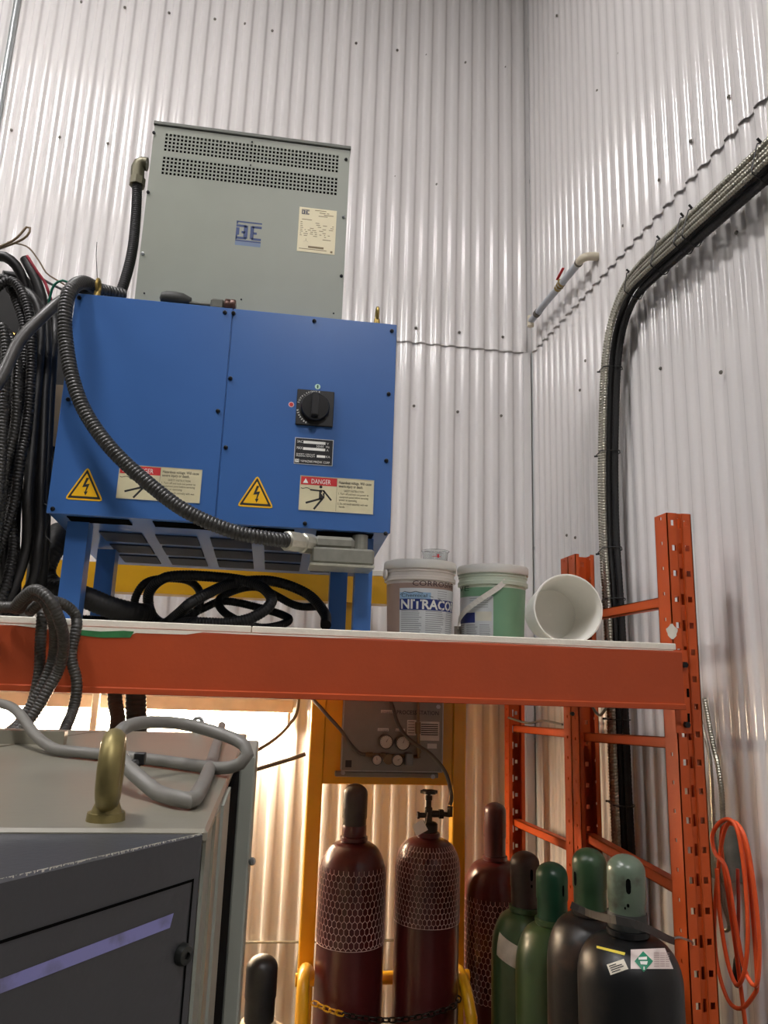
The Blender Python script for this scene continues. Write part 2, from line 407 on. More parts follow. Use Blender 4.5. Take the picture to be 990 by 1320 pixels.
bra(rack2, (735, 946), (660, 939), 2.83, 3.54); bra(rack2, (735, 1094), (660, 1060), 2.83, 3.54)
MB().box(BX0, PX0-.002, 3.545, 3.585, 1.80, 1.935).build('rear_beam', orange2, rack2)
for px, py in ((737, 920), ): hexbolt('bolt', aY(px, py, 2.69), (0, -1, 0), .008, .01, screwm, rack2)
# deck boards
xs = aY(325, 812, D).x
for x0, x1, lab in ((BX0, xs-.001, 'white painted shelf board under the blue cabinet'), (xs+.001, PX0-.0125, 'white painted shelf board under the plastic pails')):
    tag(MB().bevbox(x0, x1, 1.962, 3.58, 1.9365, DECK, .002).build('shelf_board', whitep), lab, 'shelf board')

# ================================================================== BLUE CABINET
BY = 2.10; BL, BR, BB, BT = -.652, .312, 2.252, 2.917; BD = 2.76
cab = thing('electrical_cabinet', 'blue steel electrical cabinet on legs with a black rotary switch', 'cabinet', ((BL+BR)/2, BY, DECK))
body = MB()
body.add([(BL, BY+.004, BB), (BR, BY+.004, BB), (BR, BD, 2.20), (BL, BD, 2.20), (BL, BY+.004, BT), (BR, BY+.004, BT), (BR, BD, BT), (BL, BD, BT)],
         [(0, 3, 2, 1), (4, 5, 6, 7), (0, 1, 5, 4), (1, 2, 6, 5), (2, 3, 7, 6), (3, 0, 4, 7)])
body.build('body', blue, cab)
xm = aY(292, 500, BY).x
for x0, x1 in ((BL-.002, xm-.0015), (xm+.0015, BR+.002)): MB().bevbox(x0, x1, BY-.002, BY+.004, BB-.003, BT+.002, .0015).build('front_cover', blue, cab)
sc = [(102, 384), (88, 515), (68, 656), (290, 403), (281, 530), (301, 404), (297, 488), (291, 577), (405, 414), (505, 427), (501, 508), (498, 594), (497, 688), (393, 675)]
for p in sc: screw_head(aY(p[0], p[1], BY-.002), (0, -1, 0), .0065, screwm, cab)
def und(x, y, d=.0): # point on sloping underside
    return V((x, y, BB+(2.20-BB)*(y-BY)/(BD-BY)-d))
for i in range(4):      # louvre groups near the front
    x0 = BL+.045+i*.235
    for k in range(5):
        y = BY+.028+k*.012
        MB().obox(und(x0, y, .003), (.17, 0, 0), und(x0, y+.005, .003)-und(x0, y, .003), (0, 0, .003)).build('louvre', dark, cab)
for i in range(5):
    for j in range(3):
        x0 = BL+.10+i*.165; y0 = BY+.18+j*.155
        MB().obox(und(x0, y0, .004), (.125, 0, 0), und(x0, y0+.11, .004)-und(x0, y0, .004), (0, 0, .004)).build('vent_panel', M('vent_navy', (28, 34, 52), .6, 0, .3, 120, stretch=(1, 30, 1)), cab)
lg = [(aY(84, 700, BY+.07).x, aY(112, 700, BY+.07).x, BY+.066), (aY(457, 760, BY+.07).x, aY(479, 760, BY+.07).x, BY+.066), (-.603, -.545, 2.5), (.170, .230, 2.5)]
for x0, x1, y in lg:
    mb = MB(); y1 = y+.055; zt = und(0, y1).z-.0005; t = .005; Z0 = DECK+.0004
    mb.box(x0, x1, y, y+t, Z0, zt); mb.box(x0, x0+t, y+t, y1, Z0, zt); mb.box(x1-t, x1, y+t, y1, Z0, zt); mb.box(x0-.008, x1+.008, y-.006, y1+.01, Z0, DECK+.006)
    mb.build('leg', blue, cab)
for p in ((126, 374), (486, 411)):
    q = aY(p[0], p[1], BY+.012); q.z = BT+.0006
    mb = MB(); pts = [q+V((.018*math.sin(a), 0, .034-.02*math.cos(a)+.004)) for a in [i*2*math.pi/14 for i in range(15)]]
    mb.tube([V((q.x, q.y+(k-q).x, k.z)) for k in pts], .005, 8, step=.006); mb.cyl(q, q+V((0, 0, .02)), .011, .009, 12); mb.build('lifting_eye', brass, cab, 40)
# front face graphics
def face(px, py): return aY(px, py, BY-.002)
def FF(px, py, c=0): q = face(px, py); return Fr((q.x, q.y-c, q.z))
def plate4(px0, py0, px1, py1): a, b = face(px0, py0), face(px1, py1); return a.x, b.x, b.z, a.z
# rotary switch
q = face(406, 527); f = Fr(q); hs = .056
sw_ = MB().bevbox(q.x-hs, q.x+hs, q.y-.010, q.y, q.z-hs, q.z+hs, .002).build('switch_plate', black, cab)
MB().lathe(q+V((0, -.010, 0)), [(.043, 0), (.043, .012), (.040, .016), (.0, .016)], 32, (0, -1, 0)).build('switch_dial', M('dial_black', (14, 14, 14), .3), sw_, 40)
MB().bevbox(q.x-.012, q.x+.010, q.y-.050, q.y-.026, q.z-.036, q.z+.036, .003).build('switch_handle', M('handle_black', (32, 32, 33), .3), sw_)
mb = MB(); f = Fr(q+V((0, -.0102, 0)))
for txt, a0 in (('POWER', 92), ('SUPPLY', 138), ('BREAKER', 212)):
    for k, ch in enumerate(txt):
        a = math.radians(a0+(len(txt)/2-k)*8.5); mb.text(f, ch, .0085, .050*math.cos(a), .050*math.sin(a)-.002, .0006, 'CENTER', ang=a-math.pi/2)
mb.rect(f, -.0015, .0015, .0445, .047, .0004); mb.build('lettering', wtxt, sw_)
for px, py, c1, c2 in ((409.5, 498.5, M('mint_print', (190, 224, 206), .5), M('green_print', (24, 92, 60), .5)), (375.5, 521.5, M('pink_print', (230, 190, 190), .5), red)):
    q2 = face(px, py); MB().cyl(q2, q2+V((0, -.0008, 0)), .0085, n=24).build('position_mark', c1, cab)
    mb = MB()
    if py < 500: mb.poly(Fr(q2+V((0, -.0009, 0))), [(.0025*math.cos(a), .006*math.sin(a)) for a in [i*math.pi/8 for i in range(16)]], .0004)
    else: mb.cyl(q2+V((0, -.0009, 0)), q2+V((0, -.0014, 0)), .006, n=20)
    mb.build('position_symbol', c2, cab)
# rating plate
x0, x1, z0, z1 = plate4(380.5, 564.5, 428.5, 600)
z0, z1 = face(404, 599.5).z, face(404, 565.5).z; q = V((x0, BY-.002, z0)); wd, ht = x1-x0, z1-z0; f = Fr(q)
rp = MB().rect(f, 0, wd, 0, ht, .0012).build('rating_plate', M('plate_alu', (200, 202, 204), .35, .6), cab)
mb = MB(); mb.rect(f, .002, wd-.002, .002, ht-.002, .0003, .0012); mb.build('plate_field', M('plate_black', (16, 16, 18), .4), rp)
mb = MB(); k = wd/48
for a0, a1, b0, b1 in ((10.5, 38, 27, 30.5), (10.5, 38, 18.6, 22), (28, 38.5, 10, 13)): mb.rect(f, a0*k, a1*k, b0*k, b1*k, .0003, .0016)
mb.rect(f, 1.6*k, 6.5*k, 2*k, 6.2*k, .0003, .0016)
for tx, sz, a, b, wdt in (('3AC', 4, 2.5, 27.4, 7), ('V', 3.4, 39.5, 27.2, None), ('50/60  Hz', 3.4, 26.5, 23, 16.5), ('MAX', 4, 2.5, 19, 7), ('A', 3.4, 39.5, 18.6, None), ('SHORT CIRCUIT', 2.2, 2.5, 12, 23), ('BREAKING CAPACITY', 2.2, 2.5, 9.6, 23), ('KA', 3.2, 39.2, 10.2, None), ('YAMAZAKI MAZAK CORP.', 3.4, 8, 2.6, 37)):
    mb.text(f, tx, sz*k*1.25, a*k, b*k, .0019, width=wdt*k if wdt else None)
mb.build('lettering', wtxt, rp)
mb = MB(); mb.text(f, 'M', 4.6*k, 2.4*k, 2.5*k, .0022); mb.build('emblem', ink, rp)
# danger signs
def danger(px0, py0, px1, py1, hide=None):
    a = face(px0, py0); b = face(px1, py0); wd = b.x-a.x; zc = face((px0+px1)/2, py0).z; z0 = face((px0+px1)/2, py1).z; ht = zc-z0; f = Fr((a.x, BY-.002, z0))
    s = MB().rect(f, 0, wd, 0, ht, .0012).build('danger_sign', M('sign_beige', (212, 204, 168), .45), cab)
    mb = MB()
    for r in ((0, wd, 0, .0012), (0, wd, ht-.0012, ht), (0, .0014, 0, ht), (wd-.0014, wd, 0, ht)): mb.rect(f, *r, .0006, .0012)
    mb.build('sign_rim', M('rim_alu', (200, 200, 190), .35, .5), s)
    h = wd*.495; mb = MB(); mb.rect(f, .003, h, ht*.74, ht-.003, .0003, .0012); mb.build('red_header', red, s)
    mb = MB(); mb.text(f, 'DANGER', ht*.19, h*.30, ht*.785, .0018, width=h*.52); u = ht*.15; t0 = h*.08
    mb.poly(f, [(t0, ht*.785), (t0+u, ht*.785), (t0+u/2, ht*.785+u*.9)], .0003, .0015); mb.build('lettering', wtxt, s)
    mb = MB(); mb.rect(f, h, h+.0006, .003, ht-.003, .0003, .0012); L = ht*.073
    for i, (tx, w_) in enumerate((('Hazardous voltage. Will cause', .44), ('severe injury or death.', .33))): mb.text(f, tx, ht*.115, h*1.05, ht*(.83-.105*i), .0016, width=w_*wd, bold=.01)
    mb.text(f, 'SAFETY INSTRUCTION', ht*.085, h*1.20, ht*.60, .0016, width=.27*wd)
    for i, (tx, w_) in enumerate((('1. Turn off and lock out power to', .41), ('equipment panel before servicing', .39), ('power or operating.', .24), ('2. Do not touch assembly with wet', .41), ('hands.', .08))):
        mb.text(f, tx, ht*.085, h*1.04+(.02*wd if i in (1, 2, 4) else 0), ht*(.51-.088*i-(.02 if i > 2 else 0)), .0016, width=w_*wd)
    # figure struck by a bolt
    def limb(p, q_, w0):
        p, q_ = V((p[0]*h, p[1]*ht, 0)), V((q_[0]*h, q_[1]*ht, 0)); d = (q_-p).normalized(); nn = V((-d.y, d.x, 0))*w0*ht
        e = d*w0*ht*.6
        mb.poly(f, [tuple((p-nn-e)[:2]), tuple((q_-nn+e)[:2]), tuple((q_+nn+e)[:2]), tuple((p+nn-e)[:2])], .0003, .0012)
    cx, cy = .57*h, .70*ht; mb.poly(f, [(cx+.042*h*math.cos(a), cy+.042*h*math.sin(a)) for a in [i*math.pi/8 for i in range(16)]], .0003, .0012)
    limb((.30, .60), (.55, .585), .022); limb((.66, .58), (.86, .34), .024); limb((.56, .60), (.66, .59), .02)
    mb.poly(f, [(.53*h, .60*ht), (.68*h, .60*ht), (.68*h, .38*ht), (.61*h, .33*ht), (.53*h, .36*ht)], .0003, .0012)
    limb((.58, .36), (.20, .22), .028); limb((.62, .35), (.42, .06), .028)
    z = [(.04, .64), (.08, .62), (.14, .64), (.19, .655), (.25, .64), (.29, .60)]
    for p, q_ in zip(z[:-1], z[1:]): limb(p, q_, .008)
    mb.build('pictogram', ink, s)
    mb = MB(); mb.poly(f, [(.60*h, .60*ht), (.66*h, .53*ht), (.62*h, .52*ht), (.65*h, .43*ht), (.58*h, .53*ht), (.62*h, .54*ht)], .0003, .0016); mb.build('shock_mark', MATS['sign_beige'], s)
danger(387, 616, 482.5, 660.5); danger(154, 602, 261.5, 646)
def tri(cx, yb, yt, wpx):
    a, b = face(cx-wpx/2, yb), face(cx+wpx/2, yb); wd = b.x-a.x; z0 = face(cx, yb).z; ht = face(cx, yt).z-z0; f = Fr((a.x, BY-.002, z0))
    def T(k, r=.10):
        c = (wd/2, ht*.36); P = [(0, 0), (wd, 0), (wd/2, ht)]; P = [((x-c[0])*k+c[0], (y-c[1])*k+c[1]) for x, y in P]; out = []
        for i in range(3):
            p, a0, b0 = P[i], P[i-1], P[(i+1) % 3]
            out += [(p[0]+(a0[0]-p[0])*r, p[1]+(a0[1]-p[1])*r), (p[0]+(a0[0]-p[0])*r*.25+(b0[0]-p[0])*r*.25, p[1]+(a0[1]-p[1])*r*.25+(b0[1]-p[1])*r*.25), (p[0]+(b0[0]-p[0])*r, p[1]+(b0[1]-p[1])*r)]
        return out
    s = MB().poly(f, T(1.0), .0008).build('warning_triangle', signy, cab)
    mb = MB(); mb.poly(f, T(.86, .03), .0003, .0008); mb.build('triangle_border', ink, s)
    mb = MB(); mb.poly(f, T(.68, .03), .0003, .0011); mb.build('triangle_field', signy, s)
    mb = MB(); B = [(.50, .66), (.57, .66), (.50, .47), (.60, .49), (.535, .26), (.575, .27), (.525, .14), (.475, .25), (.505, .255), (.53, .40), (.42, .38)]
    mb.poly(f, [(x*wd, y*ht) for x, y in B], .0003, .0014); mb.build('lightning_bolt', ink, s)
tri(108, 645, 601, 50.5); tri(329, 654, 612, 48)

# ================================================================== GREY TRANSFORMER
TY = 2.30
tl, tr_ = aY(187, 268, TY).x, aY(446, 300, TY).x; ttop = aY(325, 174, TY).z; TB = BT+.0006
tf = thing('transformer', 'grey sheet steel transformer with vent grilles standing on the blue cabinet', 'transformer', ((tl+tr_)/2, TY, BT))
MB().box(tl+.004, tr_-.004, TY+.05, TY+.42, TB, ttop-.01).build('body', grey, tf)
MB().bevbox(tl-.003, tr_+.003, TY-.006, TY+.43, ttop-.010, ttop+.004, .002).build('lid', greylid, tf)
# cover with two grilles of square holes
W_ = tr_-tl; H_ = ttop-TB-.012; f = Fr((tl, TY, TB))
def tz(py): return aY(325, py, TY).z-TB
r1 = (tz(213), tz(186)); r2 = (tz(240), tz(219))
r1 = (H_-.098, H_-.024); r2 = (H_-.190, H_-.116)
NC, NR = 46, 5; ga, gb = W_*.055, W_*.945; cw = (gb-ga)/NC
xs_ = [0]; 
for i in range(NC): xs_ += [ga+cw*(i+.19), ga+cw*(i+.81)]
xs_.append(W_)
ys_ = [0]; ch = (r1[1]-r1[0])/NR
for r in (r2, r1):
    for j in range(NR): ys_ += [r[0]+ch*(j+.17), r[0]+ch*(j+.83)]
ys_.append(H_)
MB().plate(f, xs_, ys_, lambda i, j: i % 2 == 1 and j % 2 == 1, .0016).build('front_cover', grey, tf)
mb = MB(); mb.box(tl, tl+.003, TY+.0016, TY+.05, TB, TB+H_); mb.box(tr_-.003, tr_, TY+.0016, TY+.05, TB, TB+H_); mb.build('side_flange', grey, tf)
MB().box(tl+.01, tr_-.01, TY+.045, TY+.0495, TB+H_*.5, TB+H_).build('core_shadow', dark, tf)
for px, py in ((198.5, 171.5), (191, 248), (184, 327), (186, 378), (446, 206), (443, 280), (440, 356), (430, 404), (311, 386), (325, 183), (323, 213)):
    screw_head(aY(px, py, TY), (0, -1, 0), .006 if px not in (311, 430, 325, 323, 186) else .003, galv if py in (280, 327) else screwm, tf)
# B E emblem, stencilled
q0, q1 = aY(304, 300, TY), aY(337, 300, TY); wd = q1.x-q0.x; zb = aY(320, 315, TY).z; ht = aY(320, 286, TY).z-zb; f = Fr((q0.x, TY, zb))
def BE(mb, f, wd, ht, c=0):
    R = lambda a0, a1, b0, b1: mb.rect(f, a0*wd, a1*wd, b0*ht, b1*ht, .0004, c)
    R(0, 1, .94, 1); R(0, .06, .86, 1); R(0, 1, 0.10, .16)
    R(0, .40, .74, .84); R(.30, .46, .24, .82); R(.22, .36, .46, .56); R(0, .13, .38, .70); R(0, .42, .20, .30); R(0, .06, .18, .38)
    R(.56, .70, .24, .82); R(.62, 1, .74, .84); R(.66, .82, .46, .56); R(.62, 1, .20, .30)
mb = MB(); BE(mb, f, wd, ht); mb.build('emblem', M('emblem_blue', (40, 62, 112), .5), tf)
mb = MB(); mb.rect(f, 0, wd, -.08*ht, .09*ht, .0003); mb.build('emblem_shade', M('emblem_light', (104, 122, 150), .5), tf)
# rating label (slightly crooked)
qa, qb, qc = aY(386, 266.5, TY), aY(434, 272.5, TY), aY(382.5, 323.5, TY)
u = (qb-qa); v = (qa-qc); wd, ht = u.length, v.length; u = V((1, 0, -.0)); v = V((0, 0, 1)); f = Fr(qc+V((0, -.0003, 0)), u, v); wd, ht = qb.x-qa.x, (qa-qc).z
lb = MB().rect(f, 0, wd, 0, ht, .0005).build('rating_label', cream, tf)
mb = MB(); BE(mb, lambda a, b, c=0: f(a+wd*.07, b+ht*.83, c), wd*.2, ht*.12, .0006); mb.build('label_emblem', M('emblem_dark', (50, 52, 84), .5), lb)
mb = MB(); rr = random.Random(3)
for b, segs in ((.95, ((.42, .72),)), (.90, ((.54, .70), (.74, .80))), (.86, ((.66, .92),)), (.825, ((.52, .76),)), (.72, ((.08, .35),)), (.30, ((.66, .88),)), (.06, ((.05, .78),))):
    for a0, a1 in segs: mb.rect(f, a0*wd, a1*wd, b*ht, b*ht+ht*.014, .0002, .0006)
for k in range(8):
    a = .05
    while a < .9:
        l = rr.uniform(.03, .12)
        if rr.random() < .6: mb.rect(f, a*wd, min(.94, a+l)*wd, (.66-.043*k)*ht, (.66-.043*k+.013)*ht, .0002, .0006)
        a += l+rr.uniform(.03, .08)
for a in (math.pi/2, math.pi*7/6, math.pi*11/6):
    mb.poly(f, [(wd*.22+ht*.05*math.cos(a)-.0006, ht*.25+ht*.05*math.sin(a)), (wd*.22+ht*.05*math.cos(a)+.0006, ht*.25+ht*.05*math.sin(a)), (wd*.22+.0006, ht*.25), (wd*.22-.0006, ht*.25)], .0002, .0006)
mb.rect(f, wd*.29, wd*.70, ht*.095, ht*.14, .0002, .0006); mb.rect(f, wd*.88, wd*.94, ht*.03, ht*.075, .0002, .0006)
mb.build('label_print', M('label_ink', (128, 112, 80), .6), lb, kind='stuff')
# ================================================================== CONDUITS AND TOOLS ON THE CABINET
# elbow and conduit at the left of the transformer
t = thing('flexible_conduit', 'black ribbed conduit with a metal elbow at the side of the grey transformer', 'conduit', aY(170, 300, 2.45))
el = pp([(190, 212, 2.45), (183, 211, 2.45), (178, 216, 2.45), (177, 236, 2.45)]); MB().tube(el, .024, 14).build('elbow', M('elbow_metal', (96, 92, 74), .45, .6), t, 40)
MB().lathe(el[-1]+V((0, 0, -.012)), [(.028, 0), (.028, .03), (.024, .03)], 8).build('collar', MATS['elbow_metal'], t)
MB().tube(pp([(177, 236, 2.45), (175, 280, 2.44), (171, 320, 2.42), (163, 355, 2.40), (152, 385, 2.38), (140, 400, 2.36)]), .018, 12, rib=.009).build('conduit', blackr, t, 40)
# the big conduit sweeping down the front of the cabinet
t = thing('flexible_conduit', 'thick charcoal ribbed conduit sweeping across the front of the blue cabinet', 'conduit', aY(200, 600, 2.03))
pth = [(160, 381, 2.22), (128, 373, 2.17), (108, 364, 2.10), (92, 373, 2.04), (84, 400, 2.02), (85, 440, 2.02), (94, 490, 2.01), (112, 535, 2.0), (145, 580, 1.99), (190, 622, 1.98), (240, 659, 1.97), (300, 685, 1.97), (345, 694, 1.98), (372, 697, 2.0)]
PLACED = []; cq = [V((p.x, p.y, max(p.z, BT+.0225))) if p.y > 2.09 else p for p in resample(pp(pth), .012)]
cq = stack([(cq, .0205)], PLACED)[0]
MB().tube(cq, .0205, 14, rib=.0105, ramp=.12).build('conduit', charcoal, t, 40)
a, b = aY(368, 697, 2.0), aY(404, 702, 2.07); d = (b-a).normalized(); L = (b-a).length
silver = M('cast_silver', (188, 186, 172), .38, .75, .12, 60)
mb = MB(); mb.lathe(a, [(.024, 0), (.028, .004), (.028, L*.45), (.025, L*.47), (.025, L*.55), (.029, L*.58), (.029, L*.9), (.026, L)], 10, d); mb.build('connector', silver, t, 30)
castg = M('cast_grey', (134, 134, 124), .5, .5, .1, 40)
mb = MB(); p = aY(401, 716, 2.02); q = aY(484, 728, 2.02); zt = aY(440, 697, 2.0).z; zm = aY(440, 708, 2.0).z
A = [(p.x, zm-.045), (q.x, zm-.045), (q.x, zm-.004), (p.x+.06, zm+.004), (p.x+.02, zm-.004)]
x0, x1 = aY(403, 705, 2.0).x, aY(485, 705, 2.0).x; z1 = aY(440, 690, 2.0).z; zb = aY(440, 725, 2.0).z
zl_, zu = aY(440, 706, 2.03).z, aY(440, 691, 2.03).z; zb = aY(440, 727, 2.03).z
mb.bevbox(x0, x1, 2.03, 2.155, zb, zl_, .006); mb.bevbox(x0+.005, aY(458, 700, 2.03).x, 2.035, 2.15, zl_-.004, min(zu, BB-.010), .010); mb.cyl((x1-.032, 2.130, zl_-.004), (x1-.032, 2.130, und(0, 2.156).z-.0045), .023, n=16)
mb.build('conduit_body', castg, t)
MB().bevbox(x0-.004, x1+.002, 2.027, 2.157, zb-.007, zb, .002).build('cover_plate', silver, t)
# plain grey hose rising from the left onto the cabinet top
gh = pp([(-40, 545, 1.97), (0, 490, 2.0), (25, 440, 2.03), (55, 408, 2.06), (76, 390, 2.09), (96, 379, 2.14), (118, 374, 2.20)])
gh = [V((p.x, p.y, max(p.z, BT+.019))) if p.x > BL-.03 else p for p in resample(gh, .012)]
gh = stack([(gh, .0165)], PLACED)[0]
tag(MB().tube(gh, .0165, 14).build('grey_hose', hosegrey, None, 60), 'smooth grey hose rising from the hose bundle onto the blue cabinet', 'hose')
tag(MB().tube(pp([(126, 376, 2.2), (125, 350, 2.2), (124, 330, 2.2), (125, 312, 2.2)]), .0012, 6).build('wire', blackr, None), 'thin black wire sticking straight up from the blue cabinet top', 'wire')
# ratchet lying on the cabinet top
t = thing('ratchet', 'black and grey ratchet wrench lying on top of the blue cabinet', 'tool', aY(255, 395, 2.12))
zt = BT+.002; R0 = aY(205, 388, 2.12); R1 = aY(305, 392, 2.12); tx = (R1.x-R0.x); y0 = 2.125
g = M('tool_grey', (84, 84, 76), .4, .3, .1, 30)
mb = MB(); mb.lathe((R0.x, y0, zt+.0245), [(.003, 0), (.018, .006), (.023, .02), (.024, .045), (.021, .07), (.013, .088), (.010, .095)], 16, (1, 0, 0)); mb.build('handle', M('tool_rubber', (44, 46, 42), .6, 0, .1, 50), t, 40)
mb = MB(); mb.lathe((R0.x+.09, y0, zt+.015), [(.009, 0), (.008, .03), (.011, tx-.165)], 14, (1, 0, 0)); mb.build('shank', g, t, 40)
mb = MB(); mb.bevbox(R1.x-.078, R1.x-.036, y0-.016, y0+.016, zt, zt+.035, .006); mb.build('head', g, t)
mb = MB(); mb.lathe((R1.x-.036, y0, zt+.021), [(.018, 0), (.021, .003), (.021, .014), (.019, .017), (.021, .020), (.021, .031), (.018, .034)], 20, (1, 0, 0)); mb.build('socket', M('socket_brown', (92, 66, 58), .35, .5, .2, 40), t, 40)

# ================================================================== HOSE BUNDLE AT THE LEFT
bx = thing('cable_carrier', 'dark grimy steel carrier plate holding the hanging hose bundle', 'carrier', (-1.08, 2.65, DECK))
grime = M('grimy_steel', (20, 18, 16), .7, .1, .3, 20)
brownm = M('brown_plate', (96, 82, 64), .6, .1, .2, 15)
MB().bevbox(-1.25, -.75, 2.52, 2.77, 2.52, 2.93, .01).build('carrier_box', grime, bx)
MB().box(-.90, -.744, 2.512, 2.5195, 2.56, 2.78).build('side_plate', brownm, bx)
MB().add([(-1.2, 2.52, 2.93), (-.77, 2.52, 2.93), (-1.0, 2.52, 3.15), (-1.2, 2.52, 3.19), (-1.2, 2.72, 2.93), (-.77, 2.72, 2.93), (-1.0, 2.72, 3.15), (-1.2, 2.72, 3.19)], [(0, 1, 2, 3), (7, 6, 5, 4), (0, 4, 5, 1), (1, 5, 6, 2), (2, 6, 7, 3), (3, 7, 4, 0)]).build('sloping_cover', grime, bx)
MB().box(-1.12, -1.04, 2.61, 2.69, DECK+.0004, 2.52).build('column', grime, bx); MB().box(-1.2, -.96, 2.54, 2.76, DECK+.0004, DECK+.01).build('base_plate', grime, bx)
G = 'black hoses hanging from the dark carrier'
hoses = [
 ([(-30, 395, 2.16), (10, 362, 2.16), (30, 380, 2.14), (40, 420, 2.13), (40, 480, 2.12), (30, 560, 2.1), (14, 640, 2.1), (-6, 700, 2.1), (-30, 770, 2.1)], .0125, 1),
 ([(-20, 375, 2.2), (5, 358, 2.2), (20, 385, 2.18), (32, 430, 2.16), (28, 500, 2.14), (14, 570, 2.13), (4, 640, 2.12), (10, 700, 2.12), (2, 760, 2.1), (-20, 800, 2.1)], .0125, 1),
 ([(10, 370, 2.22), (38, 378, 2.2), (52, 410, 2.19), (50, 470, 2.18), (44, 540, 2.17), (38, 610, 2.15), (30, 680, 2.13), (15, 740, 2.12), (-12, 800, 2.1)], .013, 0),
 ([(20, 375, 2.24), (52, 396, 2.22), (60, 440, 2.21), (57, 520, 2.2), (54, 600, 2.18), (48, 690, 2.16), (36, 740, 2.14), (10, 775, 2.12), (-20, 790, 2.1)], .0125, 0),
 ([(-10, 410, 2.1), (10, 430, 2.1), (22, 470, 2.1), (18, 540, 2.09), (4, 600, 2.09), (-6, 680, 2.09), (-14, 760, 2.09)], .012, 1),
 ([(30, 330, 2.26), (45, 360, 2.25), (52, 395, 2.24), (46, 450, 2.23), (36, 520, 2.22), (24, 600, 2.2), (12, 690, 2.18), (2, 780, 2.15)], .014, 0),
 ([(-25, 340, 2.25), (0, 330, 2.25), (22, 345, 2.24), (30, 400, 2.23), (24, 470, 2.22), (8, 540, 2.21), (-4, 620, 2.2), (2, 700, 2.17), (-8, 790, 2.14)], .014, 0),
 ([(40, 372, 2.27), (62, 392, 2.26), (68, 440, 2.25), (64, 520, 2.24), (60, 600, 2.22), (55, 680, 2.2), (44, 735, 2.17), (18, 770, 2.14), (-20, 800, 2.12)], .013, 0),
 ([(0, 350, 2.28), (26, 352, 2.28), (42, 390, 2.27), (46, 450, 2.26), (48, 530, 2.25), (42, 610, 2.23), (34, 690, 2.2), (18, 750, 2.17), (-10, 800, 2.14)], .015, 0),
 ([(-15, 440, 2.08), (2, 420, 2.08), (8, 460, 2.08), (4, 540, 2.08), (-2, 640, 2.08), (-20, 740, 2.08)], .012, 1),
]
tan = M('tan_wire', (112, 92, 66), .6); redw = M('red_wire', (170, 50, 66), .5); grw = M('green_wire', (24, 120, 92), .5)
WIRES = (
 ([(0, 318, 2.25), (20, 308, 2.24), (34, 293, 2.24), (39, 292, 2.24), (36, 303, 2.24), (22, 312, 2.25), (-5, 322, 2.26)], .0035, tan, 'tan wire end bent into a loop above the hose bundle'),
 ([(10, 312, 2.28), (35, 318, 2.27), (50, 336, 2.26), (60, 352, 2.26), (75, 362, 2.26), (90, 371, 2.26)], .0025, tan, 'tan wire running from the hose bundle towards the cabinet'),
 ([(35, 330, 2.2), (48, 350, 2.19), (54, 357, 2.19), (58, 370, 2.18), (62, 381, 2.2)], .0045, redw, 'short red wire at the top of the hose bundle'),
 ([(52, 395, 2.2), (58, 378, 2.18), (66, 363, 2.18), (78, 359, 2.18), (88, 364, 2.2)], .0038, grw, 'green wire arching at the top of the hose bundle'),
 ([(30, 332, 2.24), (45, 345, 2.23), (60, 357, 2.23), (84, 374, 2.23)], .004, blackr, "black wire crossing under the red and green wires"))
items = [(rest(pp(P), DECK, r*1.15), r*1.15, ('h', r, rb)) for P, r, rb in hoses]+[(pp(P), r, ('w', m, lab)) for P, r, m, lab in WIRES]
items.sort(key=lambda it: sum(p.y for p in it[0])/len(it[0]))
for (pts, r, info), Q in zip(items, stack([(p, r) for p, r, _ in items], PLACED)):
    if info[0] == 'w': tag(MB().tube(Q, r, 8).build('wire', info[1], None, 60), info[2], 'wire')
    else:
        rb = info[2]; tag(MB().tube(Q, r, 10, rib=.010 if rb else 0, ramp=.16, step=.02).build('black_hose', charcoal if rb == 1 and info[1] < .0124 else blackr, None, 40), 'black hose hanging in the bundle beside the blue cabinet' if not rb else 'ribbed black hose hanging in the bundle beside the blue cabinet', 'hose', G if not rb else 'ribbed hoses hanging from the dark carrier')
t = thing('hose_coupling', 'small brass coupling between the hanging hoses', 'coupling', aY(14, 433, 2.19))
a, b = aY(2, 433, 2.19), aY(20, 433, 2.19); MB().lathe(a, [(.010, 0), (.010, .014), (.013, .016), (.013, .032), (.009, .034), (.009, (b-a).length)], 8, b-a).build('body', M('bright_brass', (210, 150, 70), .35, .8), t)
# thin loose wire beside the cabinet
tag(MB().tube(pp([(69, 585, 2.16), (60, 605, 2.16), (55, 645, 2.16), (63, 652, 2.16), (64, 668, 2.15), (58, 690, 2.15), (66, 698, 2.15), (62, 715, 2.15), (66, 730, 2.18)]), .001, 6).build('wire', blackr, None), 'thin loose black wire dangling at the corner of the blue cabinet', 'wire')
# fat black ducts behind the front leg
FT = M('fat_hose', (26, 24, 22), .55, 0, .2, 25)
PL2 = list(PLACED)
fq = stack([(rest(pp([(78, 684, 2.40), (72, 700, 2.36), (60, 715, 2.33), (52, 735, 2.32), (60, 752, 2.32), (80, 762, 2.32), (110, 770, 2.33), (140, 782, 2.34), (170, 790, 2.37), (190, 792, 2.43)]), DECK, .034), .034)], PL2)[0]
tag(MB().tube(fq, .034, 16, rib=.012, ramp=.05).build('fat_hose', FT, None, 50), 'fat black corrugated hose bending behind the front leg of the blue cabinet', 'hose')
